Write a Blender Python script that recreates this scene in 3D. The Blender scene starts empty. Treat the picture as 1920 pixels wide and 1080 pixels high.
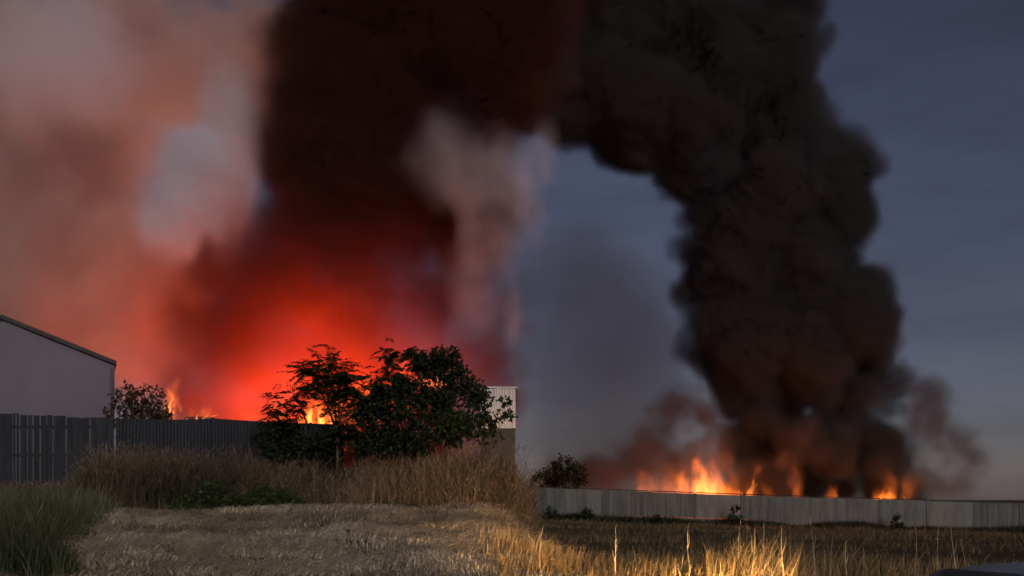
import bpy, bmesh, math, random
import numpy as np
from mathutils import Vector, Matrix

# ------------------------------------------------------------------ camera, sky, sun, exposure
SC = bpy.context.scene
COL = SC.collection
F, HY, CZ = 1920.0, 936.0, 1.5           # focal length in photo pixels, horizon row, eye height


def P(px, py, Y):
    """world point at distance Y that shows at photo pixel (px, py)"""
    return Vector(((px - 960.0) * Y / F, Y, CZ + (HY - py) * Y / F))


cam_data = bpy.data.cameras.new('camera')
cam_data.sensor_width = 36.0
cam_data.lens = 36.0
cam_data.shift_y = (HY - 540.0) / 1920.0
cam_data.clip_start = 0.05
cam_data.clip_end = 6000.0
cam = bpy.data.objects.new('camera', cam_data)
cam.location = (0, 0, CZ)
cam.rotation_euler = (math.radians(90), 0, 0)
COL.objects.link(cam)
SC.camera = cam

SUN_EL, SUN_AZ = math.radians(14), math.radians(163)      # after-glow low behind the camera, a little to the right
world = bpy.data.worlds.new('World')
SC.world = world
world.use_nodes = True
wn = world.node_tree.nodes
wl = world.node_tree.links
wn.clear()
w_out = wn.new('ShaderNodeOutputWorld')
w_bg = wn.new('ShaderNodeBackground')
w_sky = wn.new('ShaderNodeTexSky')
w_sky.sky_type = 'NISHITA'
w_sky.sun_disc = False
w_sky.sun_elevation = SUN_EL
w_sky.sun_rotation = SUN_AZ
w_sky.air_density = 1.0
w_sky.dust_density = 0.6
w_sky.ozone_density = 1.0
w_bg.inputs['Strength'].default_value = 0.026
# thin streaks of high cloud all round the sky
w_tc = wn.new('ShaderNodeTexCoord')
w_map = wn.new('ShaderNodeMapping')
w_map.inputs['Scale'].default_value = (2.2, 2.2, 11.0)
w_noise = wn.new('ShaderNodeTexNoise')
w_noise.inputs['Scale'].default_value = 1.6
w_noise.inputs['Detail'].default_value = 5
w_noise.inputs['Roughness'].default_value = 0.55
w_rng = wn.new('ShaderNodeMapRange')
w_rng.inputs['From Min'].default_value = 0.35
w_rng.inputs['From Max'].default_value = 0.75
w_rng.inputs['To Min'].default_value = 0.86
w_rng.inputs['To Max'].default_value = 1.18
w_mul = wn.new('ShaderNodeVectorMath')
w_mul.operation = 'SCALE'
wl.new(w_tc.outputs['Generated'], w_map.inputs['Vector'])
wl.new(w_map.outputs['Vector'], w_noise.inputs['Vector'])
wl.new(w_noise.outputs['Fac'], w_rng.inputs['Value'])
w_sat = wn.new('ShaderNodeHueSaturation')                # dusk: the sky's colours are muted and turned towards slate blue
w_sat.inputs['Saturation'].default_value = 0.70
w_tint = wn.new('ShaderNodeVectorMath')
w_tint.operation = 'MULTIPLY'
w_tint.inputs[1].default_value = (0.76, 0.70, 0.94)
wl.new(w_sky.outputs['Color'], w_sat.inputs['Color'])
wl.new(w_sat.outputs['Color'], w_tint.inputs[0])
wl.new(w_tint.outputs['Vector'], w_mul.inputs[0])
wl.new(w_rng.outputs['Result'], w_mul.inputs['Scale'])
wl.new(w_mul.outputs['Vector'], w_bg.inputs['Color'])
wl.new(w_bg.outputs['Background'], w_out.inputs['Surface'])

sun_data = bpy.data.lights.new('sun', 'SUN')
sun_data.energy = 1.25
sun_data.angle = math.radians(25)
sun_data.color = (1.0, 0.88, 0.80)
sun = bpy.data.objects.new('sun', sun_data)
sd = Vector((math.sin(SUN_AZ) * math.cos(SUN_EL), math.cos(SUN_AZ) * math.cos(SUN_EL), math.sin(SUN_EL)))
sun.rotation_euler = (-sd).to_track_quat('-Z', 'Y').to_euler()
sun.location = (0, -20, 30)
COL.objects.link(sun)

SC.view_settings.view_transform = 'Standard'
SC.view_settings.look = 'None'
SC.view_settings.exposure = 0.0
SC.view_settings.gamma = 1.0
SC.view_settings.use_curve_mapping = False
SC.render.engine = 'CYCLES'
SC.cycles.use_denoising = True
SC.cycles.use_light_tree = False
SC.cycles.adaptive_threshold = 0.025
SC.cycles.adaptive_min_samples = 12
SC.cycles.denoiser = 'OPENIMAGEDENOISE'
SC.cycles.denoising_prefilter = 'ACCURATE'
SC.cycles.max_bounces = 8
SC.cycles.diffuse_bounces = 3
SC.cycles.glossy_bounces = 3
SC.cycles.transparent_max_bounces = 24
SC.cycles.volume_bounces = 5
SC.cycles.volume_step_rate = 4.0
SC.cycles.volume_max_steps = 256
SC.cycles.sample_clamp_indirect = 4.0

rng = np.random.default_rng(7)
random.seed(7)
# ------------------------------------------------------------------ smoke: density grids filled in numpy, shown as volumes
def lattice(shape, freq, seed):
    """smooth value noise in -1..1 on a grid; freq = cells per axis"""
    g = np.random.default_rng(seed)
    n = [max(2, int(math.ceil(f)) + 2) for f in freq]
    a = g.uniform(-1, 1, n).astype(np.float32)
    for ax in range(3):
        t = np.linspace(0, freq[ax], shape[ax], dtype=np.float32)
        i = np.floor(t).astype(int)
        u = t - i
        u = u * u * (3 - 2 * u)
        sh = [1, 1, 1]
        sh[ax] = -1
        u = u.reshape(sh)
        a = np.take(a, i, axis=ax) * (1 - u) + np.take(a, i + 1, axis=ax) * u
    return a


def fbm(shape, size, scale, octaves, seed, gain=0.55):
    """size = extent of the grid in metres per axis, scale = metres per cell of the first octave"""
    out = np.zeros(shape, np.float32)
    amp = 1.0
    tot = 0.0
    for o in range(octaves):
        out += amp * lattice(shape, [s / (scale if np.isscalar(scale) else scale[k]) * 2 ** o for k, s in enumerate(size)], seed + 31 * o)
        tot += amp
        amp *= gain
    return out / tot * 1.6


def sstep(a, b, x):
    t = np.clip((x - a) / (b - a), 0, 1)
    return t * t * (3 - 2 * t)


class Cloud:
    def __init__(self, lo, hi, vox):
        self.lo = np.array(lo, np.float32)
        self.hi = np.array(hi, np.float32)
        self.n = [int(round((hi[k] - lo[k]) / vox)) + 1 for k in range(3)]
        ax = [np.linspace(lo[k], hi[k], self.n[k], dtype=np.float32) for k in range(3)]
        self.ax = ax
        self.size = [float(hi[k] - lo[k]) for k in range(3)]
        self.sdf = np.full(self.n, -6.0, np.float32)
        self.vox = vox

    def puff(self, c, r, pad=3.0, squash=(1, 1, 1)):
        sl, dd = [], []
        for k in range(3):
            e = (r + pad) * squash[k]
            i0 = int(np.searchsorted(self.ax[k], c[k] - e))
            i1 = int(np.searchsorted(self.ax[k], c[k] + e))
            if i1 <= i0:
                return
            sl.append(slice(i0, i1))
            dd.append(((self.ax[k][i0:i1] - c[k]) / squash[k]) ** 2)
        d = r - np.sqrt(dd[0][:, None, None] + dd[1][None, :, None] + dd[2][None, None, :])
        v = self.sdf[sl[0], sl[1], sl[2]]
        np.maximum(v, d, out=v)

    def fb(self, scale, octaves, seed, gain=0.55):
        return fbm(self.n, self.size, scale, octaves, seed, gain)

    def XYZ(self):
        return self.ax[0][:, None, None], self.ax[1][None, :, None], self.ax[2][None, None, :]


def smoke_object(name, cloud, dens, material, label):
    dens = np.where(dens < 0.004, 0.0, dens).astype(np.float32)
    for s in ((0, slice(None), slice(None)), (-1, slice(None), slice(None)), (slice(None), 0, slice(None)),
              (slice(None), -1, slice(None)), (slice(None), slice(None), 0), (slice(None), slice(None), -1)):
        dens[s] = 0.0
    nx, ny, nz = cloud.n
    me = bpy.data.meshes.new(name + '_grid')
    me.vertices.add(dens.size)
    at = me.attributes.new('fill', 'FLOAT', 'POINT')
    at.data.foreach_set('value', np.ascontiguousarray(dens).ravel())
    me.materials.append(material)
    ob = bpy.data.objects.new(name, me)
    COL.objects.link(ob)
    ob['label'] = label
    ob['category'] = 'smoke'
    ob['kind'] = 'stuff'
    t = bpy.data.node_groups.new(name + '_volume', 'GeometryNodeTree')
    t.interface.new_socket('Geometry', in_out='INPUT', socket_type='NodeSocketGeometry')
    t.interface.new_socket('Geometry', in_out='OUTPUT', socket_type='NodeSocketGeometry')
    N, L = t.nodes, t.links
    gi, go = N.new('NodeGroupInput'), N.new('NodeGroupOutput')
    vc = N.new('GeometryNodeVolumeCube')
    vc.inputs['Min'].default_value = tuple(float(v) for v in cloud.lo)
    vc.inputs['Max'].default_value = tuple(float(v) for v in cloud.hi)
    vc.inputs['Resolution X'].default_value = nx
    vc.inputs['Resolution Y'].default_value = ny
    vc.inputs['Resolution Z'].default_value = nz
    pos = N.new('GeometryNodeInputPosition')

    def vm(op, a, b=None):
        n = N.new('ShaderNodeVectorMath')
        n.operation = op
        for k, v in enumerate((a, b)):
            if v is None:
                continue
            if isinstance(v, tuple):
                n.inputs[k].default_value = v
            else:
                L.new(v, n.inputs[k])
        return n.outputs['Value'] if op == 'DOT_PRODUCT' else n.outputs['Vector']
    q = vm('SUBTRACT', pos.outputs[0], tuple(float(v) for v in cloud.lo))
    q = vm('DIVIDE', q, tuple(float((cloud.hi[k] - cloud.lo[k]) / (cloud.n[k] - 1)) for k in range(3)))
    q = vm('ADD', q, (0.5, 0.5, 0.5))
    q = vm('FLOOR', q)
    q = vm('MAXIMUM', q, (0.0, 0.0, 0.0))
    q = vm('MINIMUM', q, (nx - 1.0, ny - 1.0, nz - 1.0))
    sep = N.new('ShaderNodeSeparateXYZ')
    L.new(q, sep.inputs[0])

    def im(op, a, b):
        n = N.new('FunctionNodeIntegerMath')
        n.operation = op
        for k, v in enumerate((a, b)):
            if isinstance(v, int):
                n.inputs[k].default_value = v
            else:
                L.new(v, n.inputs[k])
        return n.outputs[0]
    idx = im('ADD', im('MULTIPLY', im('ADD', im('MULTIPLY', sep.outputs[0], ny), sep.outputs[1]), nz), sep.outputs[2])
    na = N.new('GeometryNodeInputNamedAttribute')
    na.data_type = 'FLOAT'
    na.inputs['Name'].default_value = 'fill'
    si = N.new('GeometryNodeSampleIndex')
    si.data_type = 'FLOAT'
    si.domain = 'POINT'
    L.new(gi.outputs[0], si.inputs['Geometry'])
    L.new(na.outputs[0], si.inputs['Value'])
    L.new(idx, si.inputs['Index'])
    L.new(si.outputs[0], vc.inputs['Density'])
    sm = N.new('GeometryNodeSetMaterial')
    sm.inputs['Material'].default_value = material
    L.new(vc.outputs[0], sm.inputs['Geometry'])
    L.new(sm.outputs[0], go.inputs[0])
    ob.modifiers.new('smoke_volume', 'NODES').node_group = t
    return ob


def smoke_mat(name, color, density, aniso=0.2, absorb=(0, 0, 0)):
    m = bpy.data.materials.new(name)
    m.use_nodes = True
    n, l = m.node_tree.nodes, m.node_tree.links
    n.clear()
    o = n.new('ShaderNodeOutputMaterial')
    v = n.new('ShaderNodeVolumePrincipled')
    v.inputs['Color'].default_value = (*color, 1)
    v.inputs['Absorption Color'].default_value = (*absorb, 1)
    v.inputs['Density'].default_value = density
    v.inputs['Density Attribute'].default_value = 'density'
    v.inputs['Anisotropy'].default_value = aniso
    l.new(v.outputs[0], o.inputs['Volume'])
    return m


# ------------------------------------------------------------------ helpers: materials, meshes, tags
def nodes_of(name):
    m = bpy.data.materials.new(name)
    m.use_nodes = True
    n, l = m.node_tree.nodes, m.node_tree.links
    return m, n, l, n['Principled BSDF']


def paint(name, col, rough=0.7, var=0.25, scale=3.0, bump=0.0, metal=0.0, col2=None, detail=6, stretch=(1, 1, 1), bump_scale=None, spec=0.3):
    """colour with noise mottling between two tones and optional fine relief"""
    m, n, l, b = nodes_of(name)
    b.inputs['Roughness'].default_value = rough
    b.inputs['Metallic'].default_value = metal
    b.inputs['Specular IOR Level'].default_value = spec
    tc = n.new('ShaderNodeTexCoord')
    mp = n.new('ShaderNodeMapping')
    mp.inputs['Scale'].default_value = stretch
    nz = n.new('ShaderNodeTexNoise')
    nz.inputs['Scale'].default_value = scale
    nz.inputs['Detail'].default_value = detail
    nz.inputs['Roughness'].default_value = 0.62
    rp = n.new('ShaderNodeValToRGB')
    lo = col2 if col2 else tuple(c_ * (1 - var) for c_ in col)
    hi = col if col2 else tuple(min(1, c_ * (1 + var)) for c_ in col)
    rp.color_ramp.elements[0].color = (*lo, 1)
    rp.color_ramp.elements[1].color = (*hi, 1)
    rp.color_ramp.elements[0].position = 0.32
    rp.color_ramp.elements[1].position = 0.68
    l.new(tc.outputs['Object'], mp.inputs['Vector'])
    l.new(mp.outputs['Vector'], nz.inputs['Vector'])
    l.new(nz.outputs['Fac'], rp.inputs['Fac'])
    l.new(rp.outputs['Color'], b.inputs['Base Color'])
    if bump:
        bz = n.new('ShaderNodeTexNoise')
        bz.inputs['Scale'].default_value = bump_scale or scale * 6
        bz.inputs['Detail'].default_value = 5
        bp = n.new('ShaderNodeBump')
        bp.inputs['Strength'].default_value = bump
        bp.inputs['Distance'].default_value = 0.03
        l.new(mp.outputs['Vector'], bz.inputs['Vector'])
        l.new(bz.outputs['Fac'], bp.inputs['Height'])
        l.new(bp.outputs['Normal'], b.inputs['Normal'])
    return m


def blade_mat(name, ramp, rough=0.75, trans=0.25):
    """leaf or straw: colour picked per blade from a ramp through the 'tone' attribute, a little light comes through"""
    m, n, l, b = nodes_of(name)
    at = n.new('ShaderNodeAttribute')
    at.attribute_name = 'tone'
    rp = n.new('ShaderNodeValToRGB')
    e = rp.color_ramp.elements
    while len(e) < len(ramp):
        e.new(0.5)
    for k, (p_, c_) in enumerate(ramp):
        e[k].position = p_
        e[k].color = (*c_, 1)
    l.new(at.outputs['Fac'], rp.inputs['Fac'])
    l.new(rp.outputs['Color'], b.inputs['Base Color'])
    b.inputs['Roughness'].default_value = rough
    b.inputs['Specular IOR Level'].default_value = 0.15
    if trans:
        tr = n.new('ShaderNodeBsdfTranslucent')
        l.new(rp.outputs['Color'], tr.inputs['Color'])
        mx = n.new('ShaderNodeMixShader')
        mx.inputs[0].default_value = trans
        l.new(b.outputs[0], mx.inputs[1])
        l.new(tr.outputs[0], mx.inputs[2])
        l.new(mx.outputs[0], n['Material Output'].inputs['Surface'])
    return m


def link(name, me, mat=None, parent=None, loc=None):
    o = bpy.data.objects.new(name, me)
    if mat is not None and not me.materials:
        me.materials.append(mat)
    if parent is not None:
        o.parent = parent
    if loc is not None:
        o.location = loc
    COL.objects.link(o)
    return o


def tag(o, label=None, cat=None, group=None, kind=None):
    if label:
        o['label'] = label
    if cat:
        o['category'] = cat
    if group:
        o['group'] = group
    if kind:
        o['kind'] = kind
    return o


def empty(name, loc, rz=0.0):
    o = bpy.data.objects.new(name, None)
    o.location = loc
    o.rotation_euler = (0, 0, rz)
    o.empty_display_size = 0.3
    COL.objects.link(o)
    return o


class MB:
    """collects simple shapes into one mesh"""

    def __init__(self):
        self.v, self.f = [], []

    def add(self, v, f):
        o = len(self.v)
        self.v += [tuple(p) for p in v]
        self.f += [tuple(i + o for i in q) for q in f]
        return self

    def box(self, a, b):
        x0, y0, z0 = a
        x1, y1, z1 = b
        return self.add([(x0, y0, z0), (x1, y0, z0), (x1, y1, z0), (x0, y1, z0), (x0, y0, z1), (x1, y0, z1), (x1, y1, z1), (x0, y1, z1)],
                        [(0, 3, 2, 1), (4, 5, 6, 7), (0, 1, 5, 4), (1, 2, 6, 5), (2, 3, 7, 6), (3, 0, 4, 7)])

    def prism(self, prof, axis, a, b):
        """closed profile (u, v) pushed along an axis from a to b"""
        n = len(prof)

        def pt(u, v, w):
            return {'x': (w, u, v), 'y': (u, w, v), 'z': (u, v, w)}[axis]
        v = [pt(u, q, a) for u, q in prof] + [pt(u, q, b) for u, q in prof]
        f = [tuple(range(n)), tuple(range(2 * n - 1, n - 1, -1))] + [(k, k + n, (k + 1) % n + n, (k + 1) % n) for k in range(n)]
        return self.add(v, f)

    def tube(self, pts, rads, sides=6):
        pts = [Vector(p) for p in pts]
        v, f = [], []
        for k, p in enumerate(pts):
            d = (pts[min(k + 1, len(pts) - 1)] - pts[max(k - 1, 0)]).normalized()
            a = d.cross(Vector((0.31, 0.95, 0.02)) if abs(d.y) < 0.9 else Vector((1, 0, 0))).normalized()
            b = d.cross(a)
            for s in range(sides):
                t = 2 * math.pi * s / sides
                v.append(p + (a * math.cos(t) + b * math.sin(t)) * rads[k])
        for k in range(len(pts) - 1):
            for s in range(sides):
                s2 = (s + 1) % sides
                f.append((k * sides + s, k * sides + s2, (k + 1) * sides + s2, (k + 1) * sides + s))
        f.append(tuple(range(sides - 1, -1, -1)))
        f.append(tuple((len(pts) - 1) * sides + s for s in range(sides)))
        return self.add(v, f)

    def mesh(self, name, smooth=False, bevel=0.0):
        me = bpy.data.meshes.new(name)
        me.from_pydata([tuple(p) for p in self.v], [], self.f)
        bm = bmesh.new()
        bm.from_mesh(me)
        bmesh.ops.recalc_face_normals(bm, faces=bm.faces[:])
        if bevel:
            bmesh.ops.bevel(bm, geom=[e for e in bm.edges if len(e.link_faces) == 2 and e.calc_face_angle(0) > 0.6], offset=bevel, segments=2, affect='EDGES', profile=0.6)
        bm.to_mesh(me)
        bm.free()
        if smooth:
            me.polygons.foreach_set('use_smooth', [True] * len(me.polygons))
        return me

    def build(self, name, mat, parent=None, loc=None, smooth=False, bevel=0.0):
        return link(name, self.mesh(name, smooth, bevel), mat, parent, loc)


def tri_soup(name, verts, faces_quads, tone, smooth=False):
    """fast mesh from numpy: verts (n,3), faces (m,4), tone per vertex"""
    me = bpy.data.meshes.new(name)
    nv, nf = len(verts), len(faces_quads)
    me.vertices.add(nv)
    me.vertices.foreach_set('co', np.ascontiguousarray(verts, np.float32).ravel())
    me.loops.add(nf * 4)
    me.loops.foreach_set('vertex_index', np.ascontiguousarray(faces_quads, np.int32).ravel())
    me.polygons.add(nf)
    me.polygons.foreach_set('loop_start', np.arange(0, nf * 4, 4, dtype=np.int32))
    me.update(calc_edges=True)
    at = me.attributes.new('tone', 'FLOAT', 'POINT')
    at.data.foreach_set('value', np.ascontiguousarray(tone, np.float32))
    if smooth:
        me.polygons.foreach_set('use_smooth', np.ones(nf, bool))
    return me


def hash_noise(x, y, seed=0):
    """smooth 2-D value noise, any shape arrays, -1..1"""
    x, y = np.asarray(x, np.float64), np.asarray(y, np.float64)
    xi, yi = np.floor(x).astype(np.int64), np.floor(y).astype(np.int64)
    u, v = x - xi, y - yi
    u, v = u * u * (3 - 2 * u), v * v * (3 - 2 * v)

    def h(a, b):
        n_ = (a * 374761393 + b * 668265263 + seed * 974711) & 0x7fffffff
        n_ = ((n_ ^ (n_ >> 13)) * 1274126177) & 0x7fffffff
        return ((n_ ^ (n_ >> 16)) & 0xffff) / 32767.5 - 1
    return (h(xi, yi) * (1 - u) + h(xi + 1, yi) * u) * (1 - v) + (h(xi, yi + 1) * (1 - u) + h(xi + 1, yi + 1) * u) * v


# ------------------------------------------------------------------ terrain
def zg(x, y):
    x, y = np.asarray(x, np.float64), np.asarray(y, np.float64)
    left = 1 - sstep(-0.9, 1.5, x - 0.02 * np.clip(y - 26, 0, 40))
    ramp = 0.088 * np.clip(y - 12.5, 0, 17.0)
    near_left = 1 - sstep(-2.5, 3.0, x)
    lf = np.where(y < 22, near_left + (left - near_left) * sstep(16, 22, y), left)
    z = ramp * lf
    far = sstep(25, 64, y) * (1 - lf) * (0.25 - 0.03 * np.clip(x, 0, 45))
    z = z + far
    z = z - 0.22 * sstep(1.2, 2.6, x) * (1 - sstep(9.5, 12.0, y))
    z = z + 0.05 * hash_noise(x * 0.6, y * 0.6, 3) * sstep(8, 14, y)
    return z


def axis_coords(lo, hi, step, out_lo, out_hi, grow=1.16):
    mid = list(np.arange(lo, hi + 1e-6, step))
    s, v, b = step, hi, []
    while v < out_hi:
        s *= grow
        v += s
        b.append(v)
    s, v, a = step, lo, []
    while v > out_lo:
        s *= grow
        v -= s
        a.append(v)
    return np.array(a[::-1] + mid + b)


gx = axis_coords(-16, 10, 0.16, -2500, 2500)
gy = axis_coords(8, 31, 0.16, -60, 3000)
GX, GY = np.meshgrid(gx, gy, indexing='ij')
GZ = zg(GX, GY)
# lodged straw lies in rolls and hollows
field = (1 - sstep(0.4, 2.2, GX)) * sstep(10, 14, GY) * (1 - sstep(25.6, 26.6, GY))
lump = 0.13 * hash_noise(GX * 0.9 + GY * 0.35, GY * 1.5, 11) + 0.06 * hash_noise(GX * 2.2 + GY * 0.6, GY * 3.1, 12)
GZ = GZ + field * lump
nxg, nyg = GX.shape
ii = np.arange(nxg * nyg).reshape(nxg, nyg)
fq = np.stack([ii[:-1, :-1], ii[1:, :-1], ii[1:, 1:], ii[:-1, 1:]], -1).reshape(-1, 4)
gme = tri_soup('ground', np.stack([GX, GY, GZ], -1).reshape(-1, 3), fq, np.zeros(nxg * nyg), True)
gm, n, l, b = nodes_of('field_soil')
tc = n.new('ShaderNodeTexCoord')
n1 = n.new('ShaderNodeTexNoise')
n1.inputs['Scale'].default_value = 0.35
n1.inputs['Detail'].default_value = 8
n1.inputs['Roughness'].default_value = 0.68
mp = n.new('ShaderNodeMapping')
mp.inputs['Scale'].default_value = (0.35, 1.6, 1.0)
r1 = n.new('ShaderNodeValToRGB')
r1.color_ramp.elements[0].position = 0.35
r1.color_ramp.elements[0].color = (0.050, 0.039, 0.024, 1)
r1.color_ramp.elements[1].position = 0.66
r1.color_ramp.elements[1].color = (0.19, 0.15, 0.095, 1)
e = r1.color_ramp.elements.new(0.5)
e.color = (0.115, 0.09, 0.054, 1)
n2 = n.new('ShaderNodeTexNoise')
n2.inputs['Scale'].default_value = 14
n2.inputs['Detail'].default_value = 6
bp = n.new('ShaderNodeBump')
bp.inputs['Strength'].default_value = 0.7
bp.inputs['Distance'].default_value = 0.05
l.new(tc.outputs['Object'], mp.inputs['Vector'])
l.new(mp.outputs['Vector'], n1.inputs['Vector'])
l.new(n1.outputs['Fac'], r1.inputs['Fac'])
l.new(r1.outputs['Color'], b.inputs['Base Color'])
l.new(tc.outputs['Object'], n2.inputs['Vector'])
l.new(n2.outputs['Fac'], bp.inputs['Height'])
l.new(bp.outputs['Normal'], b.inputs['Normal'])
b.inputs['Roughness'].default_value = 0.95
b.inputs['Specular IOR Level'].default_value = 0.1
ground = link('ground', gme, gm)
tag(ground, kind='structure')
# ------------------------------------------------------------------ the grey gabled shed on the left
M = {}
M['render'] = paint('grey_render', (0.150, 0.142, 0.180), 0.85, 0.10, 0.5, 0.25, bump_scale=22)
M['roof_dark'] = paint('dark_roof_sheet', (0.03, 0.025, 0.028), 0.6, 0.3, 2.0)
M['pipe'] = paint('grey_pipe', (0.09, 0.085, 0.10), 0.5, 0.2, 5.0)
YB = 38.0
c0 = P(215, 685, YB)
TURN = math.radians(23.0)
zb = 1.3
# the gable runs from the near corner towards the left and a little towards the viewer
tg = 3.74
cr = Vector((c0.x - math.cos(TURN) * tg, c0.y - math.sin(TURN) * tg, 0))
hz_e = c0.z - zb                                        # eave height
hz_r = CZ + (HY - 600) * cr.y / F - zb                  # ridge height
shed = empty('gabled_shed', (cr.x, cr.y, zb), TURN)
tag(shed, 'plain grey gabled shed with a dark roof edge behind the board fence', 'shed')
m = MB()
m.prism([(-tg, 0), (tg, 0), (tg, hz_e), (0, hz_r), (-tg, hz_e)], 'y', 0, 11)
m.build('wall', M['render'], shed)
slope = math.atan2(hz_r - hz_e, tg)
dx, dz = math.cos(slope), math.sin(slope)
for s in (1, -1):
    m = MB()
    Lr = tg / dx + 0.06
    t = 0.15
    m.prism([(0, hz_r + 0.01), (s * Lr * dx, hz_r + 0.01 - Lr * dz), (s * Lr * dx, hz_r + 0.01 - Lr * dz + t), (0, hz_r + 0.01 + t)], 'y', -0.22, 11.2)
    m.build('roof', M['roof_dark'], shed)
m = MB()
m.tube([(tg - 0.10, -0.07, hz_e - 0.10), (tg - 0.10, -0.07, 0.0)], [0.055, 0.055], 8)
for z in (1.2, 3.0, 4.4):
    m.box((tg - 0.18, -0.135, z), (tg - 0.02, -0.003, z + 0.05))
m.build('downpipe', M['pipe'], shed)
# cover strips over the sheet joints of the gable
for k in range(-4, 5):
    x = k * 0.92 + 0.2
    if abs(x) > tg - 0.25:
        continue
    m = MB()
    m.box((x - 0.012, -0.005, 0.0), (x + 0.012, -0.0005, hz_r - abs(x) * math.tan(slope) - 0.05))
    m.build('cover_strip', M['render'], shed)

# ------------------------------------------------------------------ fences
M['board'] = paint('dark_stained_board', (0.026, 0.030, 0.038), 0.8, 0.35, 1.2, 0.4, stretch=(6, 6, 0.6), bump_scale=18)
M['sheet'] = paint('dark_sheet', (0.027, 0.030, 0.038), 0.75, 0.25, 0.9, 0.1)
M['post'] = paint('fence_post', (0.02, 0.02, 0.022), 0.7, 0.2, 3.0)
YF = 29.0


def fence_top(px):
    return float(np.interp(px, [-200, 5, 215, 390, 396, 490, 620], [765, 775, 784, 789, 784, 790, 795]))


fence = empty('board_fence', (P(110, 900, YF).x, YF, 1.4))
tag(fence, 'dark upright board fence with thin gaps in front of the grey shed', 'fence')
x = P(-150, 0, YF).x
g = np.random.default_rng(5)
slits = [-118, -86, -40, -12, 25, 31, 38, 52, 63, 76, 88, 100, 125, 170]       # where light shows between the boards
ends = []
cur = -150.0
for s_ in slits + [213]:
    nseg = max(1, int(round((s_ - cur) / 11.0)))
    for q in range(nseg):
        ends.append((cur + (s_ - cur) * q / nseg, cur + (s_ - cur) * (q + 1) / nseg, q == nseg - 1 and s_ != 213))
    cur = s_
for (pa, pb, slit) in ends:
    x = P(pa, 0, YF).x
    w = P(pb, 0, YF).x - x - (g.uniform(0.03, 0.045) if slit else 0.006)
    px = (pa + pb) / 2
    top = P(0, fence_top(px), YF).z + g.uniform(-0.035, 0.02)
    zt = float(zg(x, YF)) - 0.05
    m = MB()
    lean = g.uniform(-0.006, 0.006)
    m.add([(x, 0, zt), (x + w, 0, zt), (x + w, 0.025, zt), (x, 0.025, zt), (x + lean, 0, top), (x + w + lean, 0, top + g.uniform(-.01, .01)), (x + w + lean, 0.025, top), (x + lean, 0.025, top)],
          [(0, 3, 2, 1), (4, 5, 6, 7), (0, 1, 5, 4), (1, 2, 6, 5), (2, 3, 7, 6), (3, 0, 4, 7)])
    m.v = [(p[0] - fence.location.x, p[1] + g.uniform(-0.004, 0.004), p[2] - 1.4) for p in m.v]
    m.build('board', M['board'], fence)
for hz in (0.4, 1.3, 2.1):
    m = MB()
    m.box((P(-150, 0, YF).x - fence.location.x, 0.04, hz), (P(213, 0, YF).x - fence.location.x, 0.09, hz + 0.09))
    m.build('rail', M['post'], fence)
for px in (-140, -30, 80, 190):
    m = MB()
    xx = P(px, 0, YF).x - fence.location.x
    m.box((xx, 0.095, -0.2), (xx + 0.1, 0.19, 2.2))
    m.build('post', M['post'], fence)

sheet = empty('sheet_fence', (P(400, 900, YF).x, YF + 0.1, 1.4))
tag(sheet, 'dark ribbed sheet fence running from the board fence to the tree', 'fence')
xs_ = [216, 306, 396, 488, 580, 640]
for a, b_ in zip(xs_[:-1], xs_[1:]):
    xa, xb = P(a, 0, YF).x + 0.01, P(b_, 0, YF).x - 0.01
    ta, tb = P(0, fence_top(a + 1), YF).z, P(0, fence_top(b_ - 1), YF).z
    k = max(4, int((xb - xa) / 0.09))
    v, f = [], []
    for j in range(k * 2 + 1):
        u = j / (k * 2)
        xx = xa + (xb - xa) * u
        yy = 0.018 if j % 2 else -0.018
        zt = ta + (tb - ta) * u
        for q in ((xx, yy, 1.2), (xx, yy, zt), (xx, yy + 0.012, zt), (xx, yy + 0.012, 1.2)):
            v.append((q[0] - sheet.location.x, q[1], q[2] - 1.4))
    for j in range(k * 2):
        o = j * 4
        for s in range(4):
            f.append((o + s, o + (s + 1) % 4, o + 4 + (s + 1) % 4, o + 4 + s))
    f += [(0, 1, 2, 3), (k * 8 + 3, k * 8 + 2, k * 8 + 1, k * 8)]
    MB().add(v, f).build('panel', M['sheet'], sheet)
for a in xs_:
    xx = P(a, 0, YF).x - sheet.location.x
    m = MB()
    m.box((xx - 0.04, 0.04, -0.3), (xx + 0.04, 0.12, P(0, fence_top(a), YF).z - 1.4 + 0.03))
    m.build('post', M['post'], sheet)

# ------------------------------------------------------------------ white corrugated shed at the end of the thicket, stretched back unseen to block firelight
M['white_sheet'] = paint('white_corrugated_sheet', (0.58, 0.55, 0.55), 0.55, 0.12, 1.5, stretch=(3, 3, 0.7))
M['plinth'] = paint('grey_plinth', (0.055, 0.050, 0.050), 0.9, 0.2, 3.0, 0.3)
YS = 33.0
xa, xb = P(900, 0, YS).x, P(967, 0, YS).x
zt, zm = P(0, 728, YS).z, P(0, 803, YS).z
ws = empty('corrugated_shed', ((xa + xb) / 2, YS, 1.0))
tag(ws, 'white corrugated metal shed on a grey plinth behind the thicket, unseen length stretched to block firelight', 'shed')
ox = ws.location.x
m = MB()
m.box((xa - ox + 0.02, 0.03, -0.6), (xb - ox - 0.02, 31.0, zm - 1.0 - 0.02))  # only the front shows; the unseen run shades the field from the fire
m.build('plinth', M['plinth'], ws)
m = MB()
v, f = [], []
pitch = 0.085
k = int((xb - xa) / pitch * 4)
for j in range(k + 1):
    xx = xa + (xb - xa) * j / k - ox
    yy = 0.016 * math.cos(2 * math.pi * j / 4)
    v += [(xx, yy, zm - 1.0), (xx, yy, zt - 1.0)]
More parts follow.
